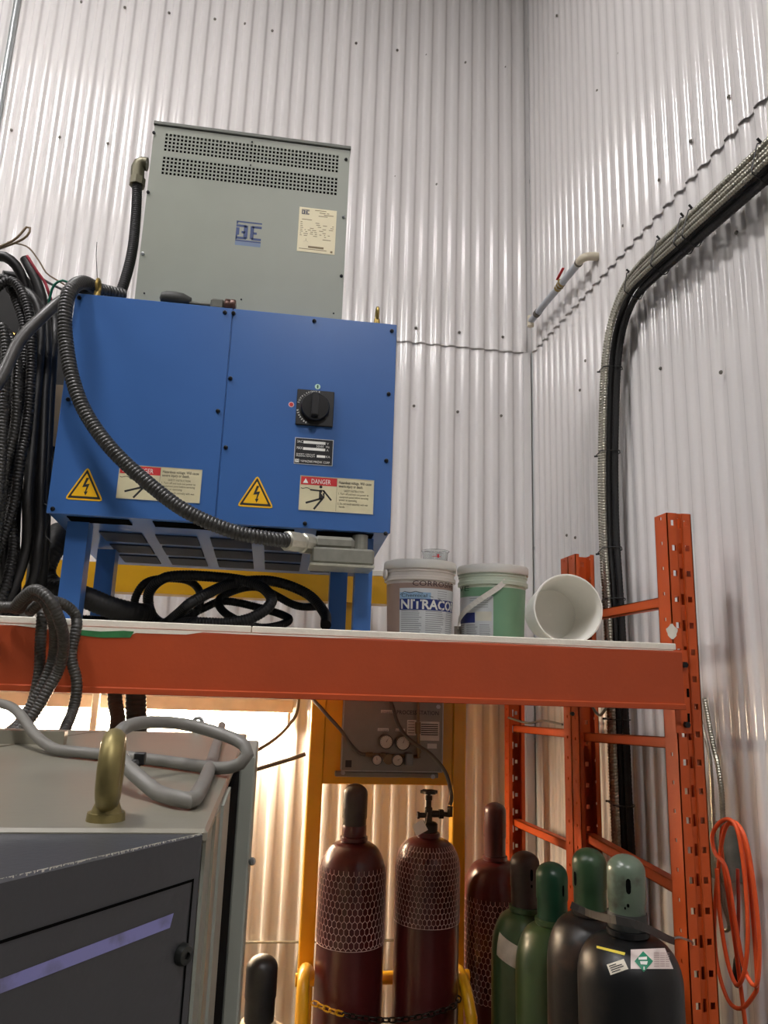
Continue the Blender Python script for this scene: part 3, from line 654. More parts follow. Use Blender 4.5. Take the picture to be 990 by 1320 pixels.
# black coil under the cabinet
ck = []; zc = DECK+.018
coil = [(100, 806, 2.35), (150, 806, 2.3), (200, 806, 2.28), (260, 806, 2.25), (320, 798, 2.27), (350, 775, 2.3), (330, 753, 2.38), (280, 744, 2.42), (220, 743, 2.42), (185, 760, 2.38), (182, 785, 2.32), (200, 800, 2.28), (225, 790, 2.26), (262, 768, 2.3), (300, 752, 2.40), (350, 749, 2.46), (395, 765, 2.45), (418, 790, 2.38), (420, 806, 2.32)]
cq = stack([(rest(pp(coil), DECK, .0175), .0175)], PL2)[0]
tag(MB().tube(cq, .0175, 12, rib=.009, ramp=.1).build('black_hose', blackr, None, 40), 'thick black ribbed hose coiled on the shelf under the blue cabinet', 'hose')
c2 = [(170, 800, 2.44), (172, 770, 2.46), (195, 748, 2.50), (240, 748, 2.52), (258, 765, 2.5), (250, 790, 2.44), (215, 803, 2.42), (260, 785, 2.48), (290, 775, 2.5), (340, 785, 2.5), (372, 797, 2.44), (360, 806, 2.4), (330, 808, 2.38), (290, 790, 2.44), (285, 770, 2.5), (330, 757, 2.55), (380, 780, 2.5), (410, 782, 2.46)]
cq = stack([(rest(pp(c2), DECK, .0135), .0135)], PL2)[0]
tag(MB().tube(cq, .0135, 12, rib=.008, ramp=.1).build('black_hose', blackr, None, 40), 'thinner black hose coiled behind the thick one under the blue cabinet', 'hose')
# grey conduits looped over the front edge of the beam
GL = 'grey ribbed conduits looped over the shelf edge'
LOOPS = list(zip(('grey ribbed conduit hanging straight down against the orange beam, clear of the crossing ones', 'grey ribbed conduit slanting down between the two other crossing conduits on the beam', 'outermost grey ribbed conduit slanting across the others in front of the beam', 'grey ribbed conduit dropping over the beam and bending behind the machine top'), ([(30, 800, 2.14), (48, 779, 2.06), (58, 772, 1.99), (55, 787, 1.93), (52, 830, 1.925), (50, 870, 1.925), (38, 915, 1.92), (10, 945, 1.86), (-30, 960, 1.8)],
          [(45, 800, 2.06), (60, 777, 1.99), (76, 778, 1.94), (80, 805, 1.90), (70, 845, 1.895), (55, 885, 1.89), (38, 918, 1.89), (15, 950, 1.85), (-20, 975, 1.8)],
          [(-40, 812, 2.03), (5, 806, 2.02), (38, 795, 2.0), (54, 779, 1.955), (70, 768, 1.915), (86, 783, 1.875), (91, 815, 1.862), (82, 850, 1.86), (62, 890, 1.855), (44, 922, 1.85), (20, 945, 1.82), (-30, 955, 1.75)],
          [(64, 800, 2.10), (80, 781, 2.02), (94, 784, 1.96), (99, 805, 1.918), (92, 845, 1.915), (99, 880, 1.915), (95, 912, 1.91), (84, 940, 1.86), (72, 975, 1.80)])))
LOOPS = [LOOPS[k] for k in (0, 3, 1, 2)]; LQ = []
for lab, P in LOOPS: LQ.append((rest(pp(P), DECK, .0135, 1.935), .0135))
for (lab, P), Q in zip(LOOPS, stack(LQ, [], -1)):
    tag(MB().tube(Q, .0135, 12, rib=.008, ramp=.1).build('grey_conduit', hosegrey, None, 40), lab, 'conduit', GL)
for P, r, lab in (([(148, 842, 2.15), (148, 900, 2.15), (152, 925, 2.12), (150, 945, 2.1), (150, 980, 2.1)], .020, 'narrower black corrugated hose dropping behind the machine under the shelf'), ([(175, 843, 2.2), (175, 900, 2.2), (176, 930, 2.2), (177, 960, 2.2), (177, 990, 2.2)], .029, 'wider black corrugated hose dropping behind the machine under the shelf')):
    tag(MB().tube(pp(P), r, 14, rib=.012, ramp=.08).build('drop_hose', FT, None, 40), lab, 'hose')

# ================================================================== PAILS ON THE SHELF
def pail(cx, cy, z, R, H, lab, mat, liquid, lidm, liqh):
    z += .0006
    t = thing('plastic_pail', lab, 'pail', (cx, cy, z))
    r0 = R*.86
    rad = lambda h: r0+(R*.95-r0)*h/H
    MB().lathe((cx, cy, z), [(.001, 0), (r0-.008, 0), (r0, .008), (rad(H*liqh), H*liqh)], 48, close=False).build('filled_wall', liquid, t, 40)
    MB().lathe((cx, cy, z), [(rad(H*liqh), H*liqh), (rad(H*.755), H*.755), (R*.99, H*.76), (R*.995, H*.80), (R*.95, H*.81), (R*.95, H*.855), (R*.98, H*.86), (R*.98, H*.875), (R*.95, H*.88), (R*.96, H*.92)], 48, close=False).build('body', mat, t, 40)
    MB().lathe((cx, cy, z), [(.001, H*.90), (R*.95, H*.90), (R*1.0, H*.895), (R*1.015, H*.905), (R*1.015, H*.985), (R*.99, H), (R*.93, H), (R*.91, H*.975), (.001, H*.975)], 48, close=False).build('lid', lidm, t, 40)
    return t, rad
ps = M('pail_white', (222, 214, 204), .4, 0, .03); psg = M('pail_natural', (206, 218, 198), .4, 0, .03)
p1, p2 = aY(541, 760, 3.0), aY(635, 760, 3.02); ht = aY(541, 727, 3.0).z-DECK
def arc(cx, cy, rfun, a0, a1, z0, eps):   # frame wrapped on a round body: local (s 0..1, height)
    return lambda a, b, c=0: V((cx+(rfun(b)+eps+c)*math.cos(a0+(a1-a0)*a), cy+(rfun(b)+eps+c)*math.sin(a0+(a1-a0)*a), z0+b))
def wrapquad(mb, f, s0, s1, b0, b1, c=0, n=12):
    vs = []
    for i in range(n+1):
        a = s0+(s1-s0)*i/n; vs += [f(a, b0, c), f(a, b1, c)]
    mb.add(vs, [(2*i, 2*i+2, 2*i+3, 2*i+1) for i in range(n)])
lidw = M('lid_white', (228, 226, 218), .4, 0, .02)
for k, (p, lab, liq) in enumerate(((p1, 'translucent white pail of brownish liquid with a blue and white label', M('pail_brown_fill', (166, 142, 130), .38, 0, .04)), (p2, 'translucent pail of green liquid with a bail handle', M('pail_green_fill', (126, 172, 138), .38, 0, .04)))):
    R = .150; t, rad = pail(p.x, p.y, DECK, R, ht, lab, ps if k == 0 else psg, liq, lidw, .72)
    th0 = math.atan2(-p.y, -p.x)    # direction towards the camera
    a0, a1 = (th0-.62, th0+1.5) if k == 0 else (th0-1.5, th0+.02)
    f = arc(p.x, p.y, rad, a0, a1, DECK, .0015); lt = .66 if k == 0 else .615
    mb = MB(); wrapquad(mb, f, 0, 1, .012, ht*lt, n=24); lb = mb.build('label', M('label_paper', (214, 218, 220), .5), t)
    arcL = (a1-a0)*rad(ht*.43); ff = lambda a, b, c=0: f(a/arcL, b, c)
    if k == 0:
        mb = MB(); wrapquad(mb, f, 0.005, 1, ht*.405, ht*.535, .0006, 24); mb.build('label_band', navy, lb)
        mb = MB(); wrapquad(mb, f, 0.005, .45, ht*.535, ht*.61, .0006); mb.build('label_sky', M('label_skyblue', (150, 184, 214), .5), lb)
        MB().text(ff, 'NITRACOR', ht*.15, arcL*.02, ht*.42, .0011, width=arcL*.93, bold=.03).build('brand_lettering', wtxt, lb)
        mb = MB(); mb.text(ff, 'Chemical', ht*.055, arcL*.03, ht*.555, .0011, width=arcL*.36)
        pts = [(.01, .575), (.08, .615), (.16, .60), (.24, .615), (.32, .60), (.45, .56), (.6, .537)]
        for (s0, b0), (s1, b1) in zip(pts[:-1], pts[1:]): mb.add([f(s0, b0*ht, .0012), f(s1, b1*ht, .0012), f(s1, b1*ht+.0022, .0012), f(s0, b0*ht+.0022, .0012)], [(0, 1, 2, 3)])
        mb.build('maker_lettering', ink, lb)
    else:
        mb = MB(); wrapquad(mb, f, .0, .62, ht*.30, ht*.42, .0006); mb.build('label_band', navy, lb)
        mb = MB(); wrapquad(mb, f, .64, .97, ht*.32, ht*.43, .0006); mb.build('label_box', M('label_cream', (222, 220, 206), .5), lb)
    mb = MB()
    for i in range(15):
        b = .018+i*(ht*.36)/15
        if k == 1 and b > ht*.28: break
        for s0, s1 in ((.03, .33), (.38, .68), (.72, .97)): wrapquad(mb, f, s0, s1-random.random()*.06, b, b+.0028, .0006, 6)
    for i in range(5): wrapquad(mb, f, .55 if k == 0 else .5, .72 if k == 0 else .9, ht*(lt-.03)-i*.009, ht*(lt-.03)-i*.009+.002, .0006, 4)
    mb.build('label_print', M('label_text', (150, 154, 158), .6), lb, kind='stuff')
    hb = ht*.685; g0, g1 = (th0-.22, th0+1.25) if k == 0 else (th0-1.35, th0-.75); g = arc(p.x, p.y, rad, g0, g1, DECK, .002); aL = (g1-g0)*rad(hb)
    MB().text(lambda a, b, c=0: g(a/aL, b, c), 'CORROSIVE' if k == 0 else 'VE', .030, 0, hb, .001, width=aL).build('marker_writing', M('marker_dark', (70, 46, 50), .6) if k == 0 else M('marker_green', (40, 96, 66), .6), t)
    if k == 1:
        hp = []
        for i in range(13):
            u = i/12; a = th0+.38-1.85*u; z = DECK+ht*(.80-.56*u**.9); rr_ = rad(ht*.5)+.010+.018*math.sin(math.pi*u); hp.append((p.x+rr_*math.cos(a), p.y+rr_*math.sin(a), z))
        MB().ribbon(hp, .022, (0, 0, 1), .004).build('bail_handle', white_pl, t)
        q = V(hp[-1]); MB().cyl(q+V((0, 0, -.075)), q+V((0, 0, .01)), .016, n=14).build('handle_grip', M('grip_grey', (160, 152, 142), .5), t, 40)
    else:
        a = th0-1.2; rr_ = R*1.0; MB().cyl((p.x+rr_*math.cos(a), p.y+rr_*math.sin(a), DECK+ht*.84), (p.x+(rr_+.008)*math.cos(a), p.y+(rr_+.008)*math.sin(a), DECK+ht*.84), .02, n=16).build('handle_boss', white_pl, t)
# beaker on the first pail
bk = aY(561, 722, 3.0); zb = DECK+ht*.975+.0012
t = thing('measuring_beaker', 'small clear plastic measuring beaker on the lid of the brownish pail', 'beaker', (bk.x, 3.0, zb))
glass = M('clear_plastic', (235, 238, 238), .1, 0, 0, trans=1.0, ior=1.3)
MB().lathe((bk.x, 3.0, zb), [(.001, 0), (.048, 0), (.056, .060), (.061, .064), (.059, .066), (.0545, .060), (.047, .003), (.001, .003)], 32, close=False).build('cup', glass, t, 40)
mb = MB(); f = arc(bk.x, 3.0, lambda b: .048+b*.13, -2.3, -1.2, zb, .0012)
wrapquad(mb, f, 0, 1, .004, .007); wrapquad(mb, f, .25, .9, .034, .036); wrapquad(mb, f, .60, .75, .03, .045); wrapquad(mb, f, .3, .9, .02, .022); mb.build('graduations', red, t)
# white bucket lying on its side
def lying_bucket():
    c = aY(733, 794, 2.33); R = .117; c.z = DECK+R*1.0+.003
    ax = V((.10, 1, -.02)).normalized(); t = thing('white_bucket', 'small white bucket lying on its side with the open mouth to the front', 'bucket', (c.x, c.y, DECK))
    P = [(R*.985, 0), (R*1.0, .004), (R*1.0, .012), (R*.965, .016), (R*.80, .22), (R*.78, .226), (.002, .226), (.002, .222), (R*.77, .220), (R*.93, .012), (R*.955, 0), (R*.985, 0)]
    MB().lathe(c, P, 48, ax, close=False).build('shell', M('bucket_white', (236, 234, 226), .35, 0, .02), t, 40)
lying_bucket()
q = aY(488, 740, 3.30)
tag(MB().lathe((q.x, 3.36, 2.275), [(.002, 0), (.055, 0), (.06, .004), (.06, .026), (.054, .03), (.002, .028)], 32, close=False).build('lid_cap', white_pl, None, 40), 'white plastic cap lying on the yellow crosspiece behind the pail', 'lid')

# ================================================================== YELLOW STAND WITH GAS PANEL
st = thing('gas_station_stand', 'yellow steel stand with cross beam, back plate and bent guard tubes', 'stand', (.46, 3.0, 0))
SY = 2.98; sl0, sl1 = .156, .212; sr0, sr1 = aY(583, 1060, SY).x, aY(600, 1060, SY).x; pz = aY(500, 1012, SY).z
MB().bevbox(sl0, sl1, SY, SY+.06, 0, 1.93, .004).build('stand_post', yellow, st); MB().bevbox(sr0, sr1, SY, SY+.06, 0, 1.93, .004).build('stand_post', yellow, st)
MB().bevbox(sl1, sr0, SY+.01, SY+.022, pz, 1.925, .002).build('back_plate', yellow, st); MB().box(sl1, sr0, SY+.022, SY+.06, pz, pz+.02).build('plate_flange', yellow, st)
for x0, x1 in ((sl0-.04, sl1+.04), (sr0-.09, sr1)): MB().bevbox(x0, x1, SY-.08, SY+.22, 0, .012, .002).build('foot_plate', yellow, st)
hz = aY(500, 1256, SY).z; MB().cyl((sl0-.01, SY-.03, hz), (sr1+.01, SY-.03, hz), .022, n=14).build('back_bar', yellow, st, 40)
for P in ([(400, 1256, 2.95), (396, 1250, 2.86), (393, 1251, 2.76), (391, 1265, 2.70), (390, 1295, 2.67), (389, 1340, 2.66)], [(583, 1256, 2.95), (588, 1250, 2.88), (594, 1256, 2.80), (601, 1278, 2.72), (606, 1305, 2.68), (608, 1340, 2.67)]):
    P = pp(P); P.append(V((P[-1].x, P[-1].y, .02))); MB().tube(P, .020, 14).build('guard_tube', yellow, st, 40)
yb = thing('yellow_crosspiece', 'long yellow steel beam lying behind the blue cabinet above the shelf', 'beam', (-.4, 3.33, DECK))
bz0, bz1 = 2.150, 2.275
mb = MB(); y0, y1 = 3.30, 3.42; t_ = .008
mb.box(-1.9, .500, y0, y1, bz0, bz0+t_); mb.box(-1.9, .500, y0, y1, bz1-t_, bz1); mb.box(-1.9, .500, y0, y0+t_, bz0+t_, bz1-t_); mb.build('channel', yellow, yb)
for x in (-1.86, .30): MB().box(x, x+.06, 3.33, 3.39, DECK+.0004, bz0).build('support_leg', yellow, yb)
# gas panel
PY = 2.955
pb = thing('gas_manifold', 'grey gas control board with pressure gauges mounted on the yellow stand', 'gas manifold', aY(505, 1000, PY))
gx0, gx1 = aY(441, 950, PY).x, aY(571, 950, PY).x; gz0, gz1 = aY(505, 995, PY).z, aY(505, 908, PY).z+.02
pgrey = M('panel_grey', (128, 122, 112), .35, .4, .06, 20)
MB().bevbox(gx0, gx1, PY, SY+.0092, gz0, gz1, .004).build('backing', pgrey, pb)
mb = MB(); r = .004
for b in ((gx0, gx1, gz0, gz0+r), (gx0, gx1, gz1-r, gz1), (gx0, gx0+r, gz0, gz1), (gx1-r, gx1, gz0, gz1)): mb.box(b[0], b[1], PY-.004, PY+.002, b[2], b[3])
mb.build('panel_rim', M('rim_steel', (170, 166, 156), .35, .7), pb)
MB().bevbox(gx0-.02, gx1-.015, PY+.004, SY+.0092, gz0-.022, gz0-.002, .003).build('mounting_rail', pgrey, pb)
def PF(px, py, c=0): q = aY(px, py, PY); return V((q.x, PY-c, q.z))
for px, py in ((442, 996), (558, 1001), (565, 911)): hexbolt('bolt', PF(px, py, -.004), (0, -1, 0), .009, .008, galv, pb)
dialw = M('dial_white', (190, 186, 174), .4); rim = M('gauge_rim', (90, 86, 78), .35, .7); gblk = M('gauge_black', (26, 26, 26), .35)
for px, py, r, mm in ((496.5, 955.5, .027, rim), (518, 957, .028, rim), (484, 978, .0195, gblk), (511, 979, .0225, gblk)):
    c = PF(px, py, .028 if r > .02 else .045)
    gp = MB().lathe(c+V((0, .02, 0)), [(r*.8, 0), (r, .006), (r, .022), (r*.92, .024), (r*.88, .021), (.001, .0205)], 28, (0, -1, 0), close=False).build('gauge', mm, pb, 40)
    MB().cyl(c+V((0, -.0008, 0)), c+V((0, -.0018, 0)), r*.87, n=28).build('dial', dialw, gp)
    f = Fr(c+V((0, -.0020, 0))); mb = MB(); a = random.uniform(.5, 2.4); ca, sa = math.cos(a), math.sin(a)
    mb.poly(f, [(-sa*.0012, ca*.0012), (sa*.0012, -ca*.0012), (r*.7*ca, r*.7*sa)], .0004)
    for i in range(13):
        b = math.radians(-40+i*21.6); mb.poly(f, [(r*.70*math.cos(b), r*.70*math.sin(b)), (r*.82*math.cos(b), r*.82*math.sin(b)), (r*.82*math.cos(b+.05), r*.82*math.sin(b+.05)), (r*.70*math.cos(b+.05), r*.70*math.sin(b+.05))], .0003)
    mb.build('needle', ink, gp)
    MB().cyl((c.x, PY-.001, c.z), (c.x, c.y+.02, c.z), r*.4, n=10).build('stem', rim, gp)
brf = M('dull_brass', (120, 100, 74), .4, .7)
a = PF(470, 972, .014); b = PF(540, 975, .014); mb = MB()
mb.lathe(a, [(.007, 0), (.009, .01), (.009, .03), (.006, .032), (.006, .06), (.010, .062), (.010, .08), (.006, .082), (.006, (b-a).length)], 8, b-a)
mb.cyl(PF(500, 978, .0), PF(500, 978, .022), .02, n=16); mb.cyl(PF(538, 976, .03), PF(537, 905, .03), .006, n=10); mb.cyl(PF(537, 945, .03), PF(537, 930, .03), .011, n=8); mb.cyl(PF(538, 970, .03), PF(538, 958, .03), .010, n=8)
mb.build('regulator_pipe', brf, pb, 40)
MB().bevbox(PF(521, 978).x, PF(521, 978).x+.028, PY-.045, PY-.01, PF(520, 986).z, PF(520, 969).z, .004).build('regulator_block', M('block_grey', (110, 112, 112), .4, .5), pb)
for x0, y0, x1, y1 in ((525, 928, 536, 948), (541, 930, 566, 955), (487, 938.5, 501, 942.5), (510, 939, 522, 943), (491, 915, 509, 919.5), (551, 958.5, 563, 965)):
    A_, B_ = PF(x0, y0), PF(x1, y1); MB().rect(Fr((A_.x, PY, B_.z)), 0, B_.x-A_.x, 0, A_.z-B_.z, .0008).build('sticker', M('sticker_white', (206, 204, 198), .5), pb)
A_, B_ = PF(542.5, 932), PF(565, 948.5); f = Fr((A_.x, PY-.0008, B_.z)); wd, h2 = B_.x-A_.x, A_.z-B_.z; mb = MB()
for i in range(6): mb.rect(f, wd*.02, wd*.98, h2*(i/6+.03), h2*(i/6+.11), .0004)
mb.build('sticker_lines', ink, pb, kind='stuff')
mb = MB(); A_ = PF(511, 920.5); mb.text(Fr(A_), 'PROCESS STATION', .022, 0, 0, .0009, width=PF(565, 921).x-A_.x, bold=.01)
for px, py, tx, wpx in ((488, 942, 'CYLINDER', 12), (511, 942.6, 'LINE', 9), (492.5, 918.8, 'CYLINDER', 15)): A_ = PF(px, py); mb.text(Fr(A_), tx, .009, 0, 0, .0013, width=PF(px+wpx, py).x-A_.x)
for i in range(5): A_ = PF(526, 945-i*3.6); mb.rect(Fr(A_), 0, .026, 0, .002, .0004, .0009)
mb.build('lettering', ink, pb, kind='stuff')
A_ = PF(445, 989); MB().rect(Fr(A_), 0, .024, 0, .026, .0006).build('black_badge', ink, pb)
# hoses of the panel
for P, r, lab, nm in (
 ([(388, 850, 2.97), (398, 892, 2.97), (415, 914, 2.93), (440, 942, 2.92), (450, 957, 2.92), (462, 970, 2.92), (471, 973, 2.92)], .007, 'grey gas hose running down to the inlet of the gauge board', 'gas_hose'),
 ([(500, 850, 2.93), (500, 890, 2.93), (506, 910, 2.91), (514, 935, 2.90), (530, 955, 2.88), (555, 972, 2.84), (574, 995, 2.78), (581, 1020, 2.75), (582, 1030, 2.735), (580, 1038, 2.73)], .007, 'grey gas hose looping down to the valve of the maroon cylinder', 'gas_hose'),
 ([(386, 848, 3.2), (384, 912, 3.2), (372, 935, 3.18), (355, 952, 3.15), (330, 968, 3.1), (290, 985, 3.0)], .007, 'thin dark hose hanging from the shelf beside the yellow post', 'hose'),
 ([(394, 972, 3.02), (370, 980, 3.02), (330, 992, 3.0), (290, 1003, 2.9)], .008, 'thin brown hose running from the yellow post behind the machine', 'hose')):
    W3 = pp(P)
    if nm == 'hose': hz_ = 0 if r < .0075 else -.10; W3 += [V((-.15, 2.3, 1.45+hz_)), V((-.25, aZ(200, 943, 1.71).y+.004, 1.40+hz_))]    # both run on to the back of the machine
    tag(MB().tube(W3, r, 10).build(nm, M('hose_brown', (72, 66, 58), .5, 0, .1, 40), None, 60), lab, 'hose')

# ================================================================== GAS CYLINDERS
def hexnet(cx, cy, R, z0, z1, parent, ncol=34, rfun=None):
    mb = MB(); cw_ = 2*math.pi/ncol; ch_ = R*cw_*1.75; row = 0; z = z1; th = .0009
    rfun = rfun or (lambda z: R)
    def P(a, z): z = max(z0, z); r = rfun(z)+.0018; return V((cx+r*math.cos(a), cy+r*math.sin(a), z))
    def bar(a, b):
        d = (b-a); 
        if d.length < 1e-5: return
        o = V((a.x-cx, a.y-cy, 0)).normalized(); s_ = d.cross(o).normalized()*th
        mb.add([a-s_, a+s_, a+o*th*1.4, b-s_, b+s_, b+o*th*1.4], [(0, 3, 5, 2), (2, 5, 4, 1)])
    while z > z0:
        of = cw_/2 if row % 2 else 0
        for i in range(ncol):
            a = i*cw_+of
            bar(P(a, z), P(a, z-ch_*.42)); bar(P(a, z-ch_*.42), P(a+cw_/2, z-ch_*.66)); bar(P(a, z-ch_*.42), P(a-cw_/2, z-ch_*.66))
        z -= ch_*.66; row += 1
    return mb.build('protective_net', M('net_white', (206, 176, 172), .5), parent, kind='stuff')
def gas_cylinder(lab, px, py, Y, R, capw, body, capm, caph=.165, dome=.105, valve=False, capmat2=None, holes=(), group=None, X=None):
    top = aY(px, py, Y); cx, cy, zt = top.x, Y, top.z
    t = thing('gas_cylinder', lab, 'gas cylinder', (cx, cy, 0), group)
    zn = zt-caph if not valve else zt-.0          # neck height
    rc = capw/2; rn = rc*.98
    P = [(.02, .0), (R*.93, 0), (R, .012), (R, zn-dome-.02)]
    for i in range(1, 9):
        a = i/8*math.pi/2*.96; P.append((rn+(R-rn)*math.cos(a)**.9, zn-dome-.02+dome*math.sin(a)))
    P += [(rn*1.04, zn-.018), (rn*1.12, zn-.014), (rn*1.12, zn-.002), (rn*.9, zn)]
    MB().lathe((cx, cy, 0), P, 40).build('body', body, t, 35)
    if not valve:
        C = [(rc*.94, zn), (rc*.95, zn+caph*.32), (rc, zn+caph*.36), (rc, zt-rc*.8)]
        for i in range(1, 7): a = i/6*math.pi/2; C.append((max(.001, rc*math.cos(a)), zt-rc*.8+rc*.8*math.sin(a)))
        c = MB().lathe((cx, cy, 0), C, 28).build('cap', capm, t, 35)
        th = math.atan2(-cy, -cx)
        for da, dz, w_, h_ in holes:
            a = th+da; z = zn+caph*dz; mb = MB(); n_ = 12
            mb.add([(cx+(rc+.0008)*math.cos(a+w_/rc*math.cos(k*2*math.pi/n_)), cy+(rc+.0008)*math.sin(a+w_/rc*math.cos(k*2*math.pi/n_)), z+h_*math.copysign(abs(math.sin(k*2*math.pi/n_))**.5, math.sin(k*2*math.pi/n_))) for k in range(n_)], [tuple(range(n_))])
            mb.build('cap_vent', dark, c)
    rf = lambda z: R
    return t, cx, cy, zn, zt
def domeR(R, rn, zn, dome):
    def f(z):
        s = (z-(zn-dome-.02))/dome
        if s <= 0: return R
        a = math.asin(min(1, s)); return rn+(R-rn)*max(0, math.cos(a))**.9
    return f
t, cx, cy, zn, zt = gas_cylinder('maroon gas cylinder with a dark cap and white net sleeve, chained to the yellow stand', 459, 1010, 2.75, .116, .088, maroon, maroondk, .175, .115)
hexnet(cx, cy, .116, aY(455, 1225, 2.65).z, aY(455, 1122, 2.65).z, t, 42)
# maroon collar at the foot of the dark cap
MB().lathe((cx, cy, zn), [(.0425, 0), (.0435, .002), (.0435, .035), (.0425, .037)], 28, close=False).build('cap_base', maroon, t, 40)
t, cx, cy, zn, zt = gas_cylinder('maroon gas cylinder with an open valve and hose connection in a white net sleeve', 552, 1072, 2.75, .113, .075, maroon, maroondk, valve=True, dome=.105)
rf = domeR(.113, .0375, zn, .105); hexnet(cx, cy, .113, aY(550, 1197, 2.65).z, aY(550, 1094, 2.66).z, t, 48, rf)
vb = M('valve_brown', (50, 42, 34), .45, .5, .2, 40); v0 = V((cx, cy, zn))
MB().lathe(v0-V((0, 0, .004)), [(.034, 0), (.034, .03), (.028, .036), (.012, .038)], 12).build('neck_ring', vb, t, 40)
mb = MB(); mb.lathe(v0+V((0, 0, .03)), [(.014, 0), (.014, .05), (.010, .054), (.010, .075), (.013, .078), (.013, .092), (.006, .094), (.006, .112)], 12)
mb.cyl(v0+V((-.038, 0, .055)), v0+V((0, 0, .055)), .009, n=10); mb.cyl(v0+V((-.042, 0, .055)), v0+V((-.034, 0, .055)), .013, n=6); mb.cyl(v0+V((0, 0, .06)), v0+V((.05, 0, .06)), .012, n=10); mb.cyl(v0+V((.038, 0, .06)), v0+V((.054, 0, .06)), .017, n=6)
q = aY(580, 1049, 2.73); mb.cyl(v0+V((.05, 0, .06)), (q.x, q.y, v0.z+.06), .008, n=10); mb.cyl((q.x, q.y, v0.z+.055), (q.x, q.y, aY(580, 1038, 2.73).z-.004), .010, n=8)
mb.build('valve', vb, t, 40)
mb = MB(); pr_ = []
for i in range(24): a = i*2*math.pi/24; pr_.append((.029+.003*math.cos(6*a))*1.0)
vsx = [(cx+pr_[i]*math.cos(i*2*math.pi/24), cy+pr_[i]*math.sin(i*2*math.pi/24), v0.z+.130+dz) for dz in (0, .010) for i in range(24)]
mb.add(vsx, [tuple(range(24))[::-1], tuple(range(24, 48))]+[(i, (i+1) % 24, 24+(i+1) % 24, 24+i) for i in range(24)]); mb.build('handwheel', vb, t)
qa = aY(541, 1067, 2.62); mb = MB(); u = V((.038, .0, .020)); v = V((-.020, .0, .034)); mb.obox(qa-u*.5-v*.5, u, v, V((0, -.0012, .0004))); mb.build('paper_tag', M('tag_paper', (244, 240, 230), .7), t)
mb = MB(); mb.tube([v0+V((-.01, -.03, .07)), v0+V((-.02, -.04, .03)), qa], .001, 6); mb.build('tag_string', M('string', (200, 190, 170), .7), t)
t, cx, cy, zn, zt = gas_cylinder('maroon gas cylinder in a white net sleeve beside the orange upright', 638, 1034, 3.05, .122, .09, maroon, M('maroon_cap', (70, 34, 34), .35, 0, .1, 20), .20, .12)
hexnet(cx, cy, .122, aY(630, 1300, 2.93).z, aY(630, 1163, 2.93).z, t, 44)
H2 = [(-.55, .62, .006, .022), (-.55, .45, .003, .006)]
t, cx, cy, zn, zt = gas_cylinder('green gas cylinder with a dark brown cap and torn sticker on its shoulder', 676.5, 1097, 2.52, .110, .097, greenc, maroondk, .165, .125, holes=[(.45, .62, .005, .018), (.45, .42, .003, .005)])
rf = domeR(.110, .0485, zn, .125); th = math.atan2(-cy, -cx)
def dome_patch(name, cx, cy, rf, th, a0, a1, z0, z1, mat, par, skew=0, eps=.0015, n=8, m=6):
    mb = MB(); vs = []
    for i in range(n+1):
        for j in range(m+1):
            a = th+a0+(a1-a0)*i/n; z = z0+(z1-z0)*j/m+skew*(i/n-.5); r = rf(z)+eps; vs.append((cx+r*math.cos(a), cy+r*math.sin(a), z))
    mb.add(vs, [(i*(m+1)+j, (i+1)*(m+1)+j, (i+1)*(m+1)+j+1, i*(m+1)+j+1) for i in range(n) for j in range(m)]); return mb.build(name, mat, par, 60)
stick = M('sticker_silver', (176, 170, 160), .45, 0, .2, 25)
dome_patch('sticker', cx, cy, rf, th, -.95, .05, zn-.150, zn-.085, stick, t, -.03)
t, cx, cy, zn, zt = gas_cylinder('green gas cylinder with a glossy bottle-green cap', 711, 1111, 2.3, .110, .095, M('olive_green', (54, 78, 46), .35, 0, .1, 12, .15, 30, coat=.2), greencap, .155, .125, holes=[(.75, .55, .004, .016)])
blk = M('black_worn', (22, 20, 19), .38, 0, .15, 9, .25, 40, alt=(56, 38, 28), altamt=.38, spec=.3); blk2 = M('black_enamel', (17, 18, 19), .38, 0, .15, 9, .25, 40, alt=(40, 34, 30), altamt=.33, spec=.35)
t, cx, cy, zn, zt = gas_cylinder('worn black gas cylinder with a dark green cap held by a strap', 759, 1093, 2.05, .117, .092, blk, M('green_cap_dark', (42, 66, 42), .35, 0, .15, 20), .150, .125, holes=[(-.95, .5, .006, .018)])
bkz = zn
t, cx, cy, zn, zt = gas_cylinder('black gas cylinder with a pale green cap and white hazard label', 806, 1101, 1.80, .119, .090, blk2, M('pale_green_cap', (92, 106, 90), .3, 0, .12, 22, .1, 60, alt=(70, 72, 60), altamt=.36), .160, .092, holes=[(.10, .62, .006, .017), (.05, .36, .003, .004), (-.1, .32, .002, .003)])
rf = domeR(.119, .045, zn, .092); th = math.atan2(-cy, -cx)
MB().lathe((cx, cy, zn), [(.0445, -.002), (.0462, 0), (.0462, .028), (.0445, .034)], 28, close=False).build('cap_base', M('cap_black', (34, 36, 34), .5, 0, .2, 30), t, 40)
def hit(px, py, eps=.0015):    # point on this cylinder's surface in the direction of a picture point
    v = ray(px, py); lo = 1.2
    while lo < 2.0:
        p = CAM0+v*(lo/v.y); r = math.hypot(p.x-cx, p.y-cy)
        if r <= rf(p.z)+eps: break
        lo += .0008
    return p
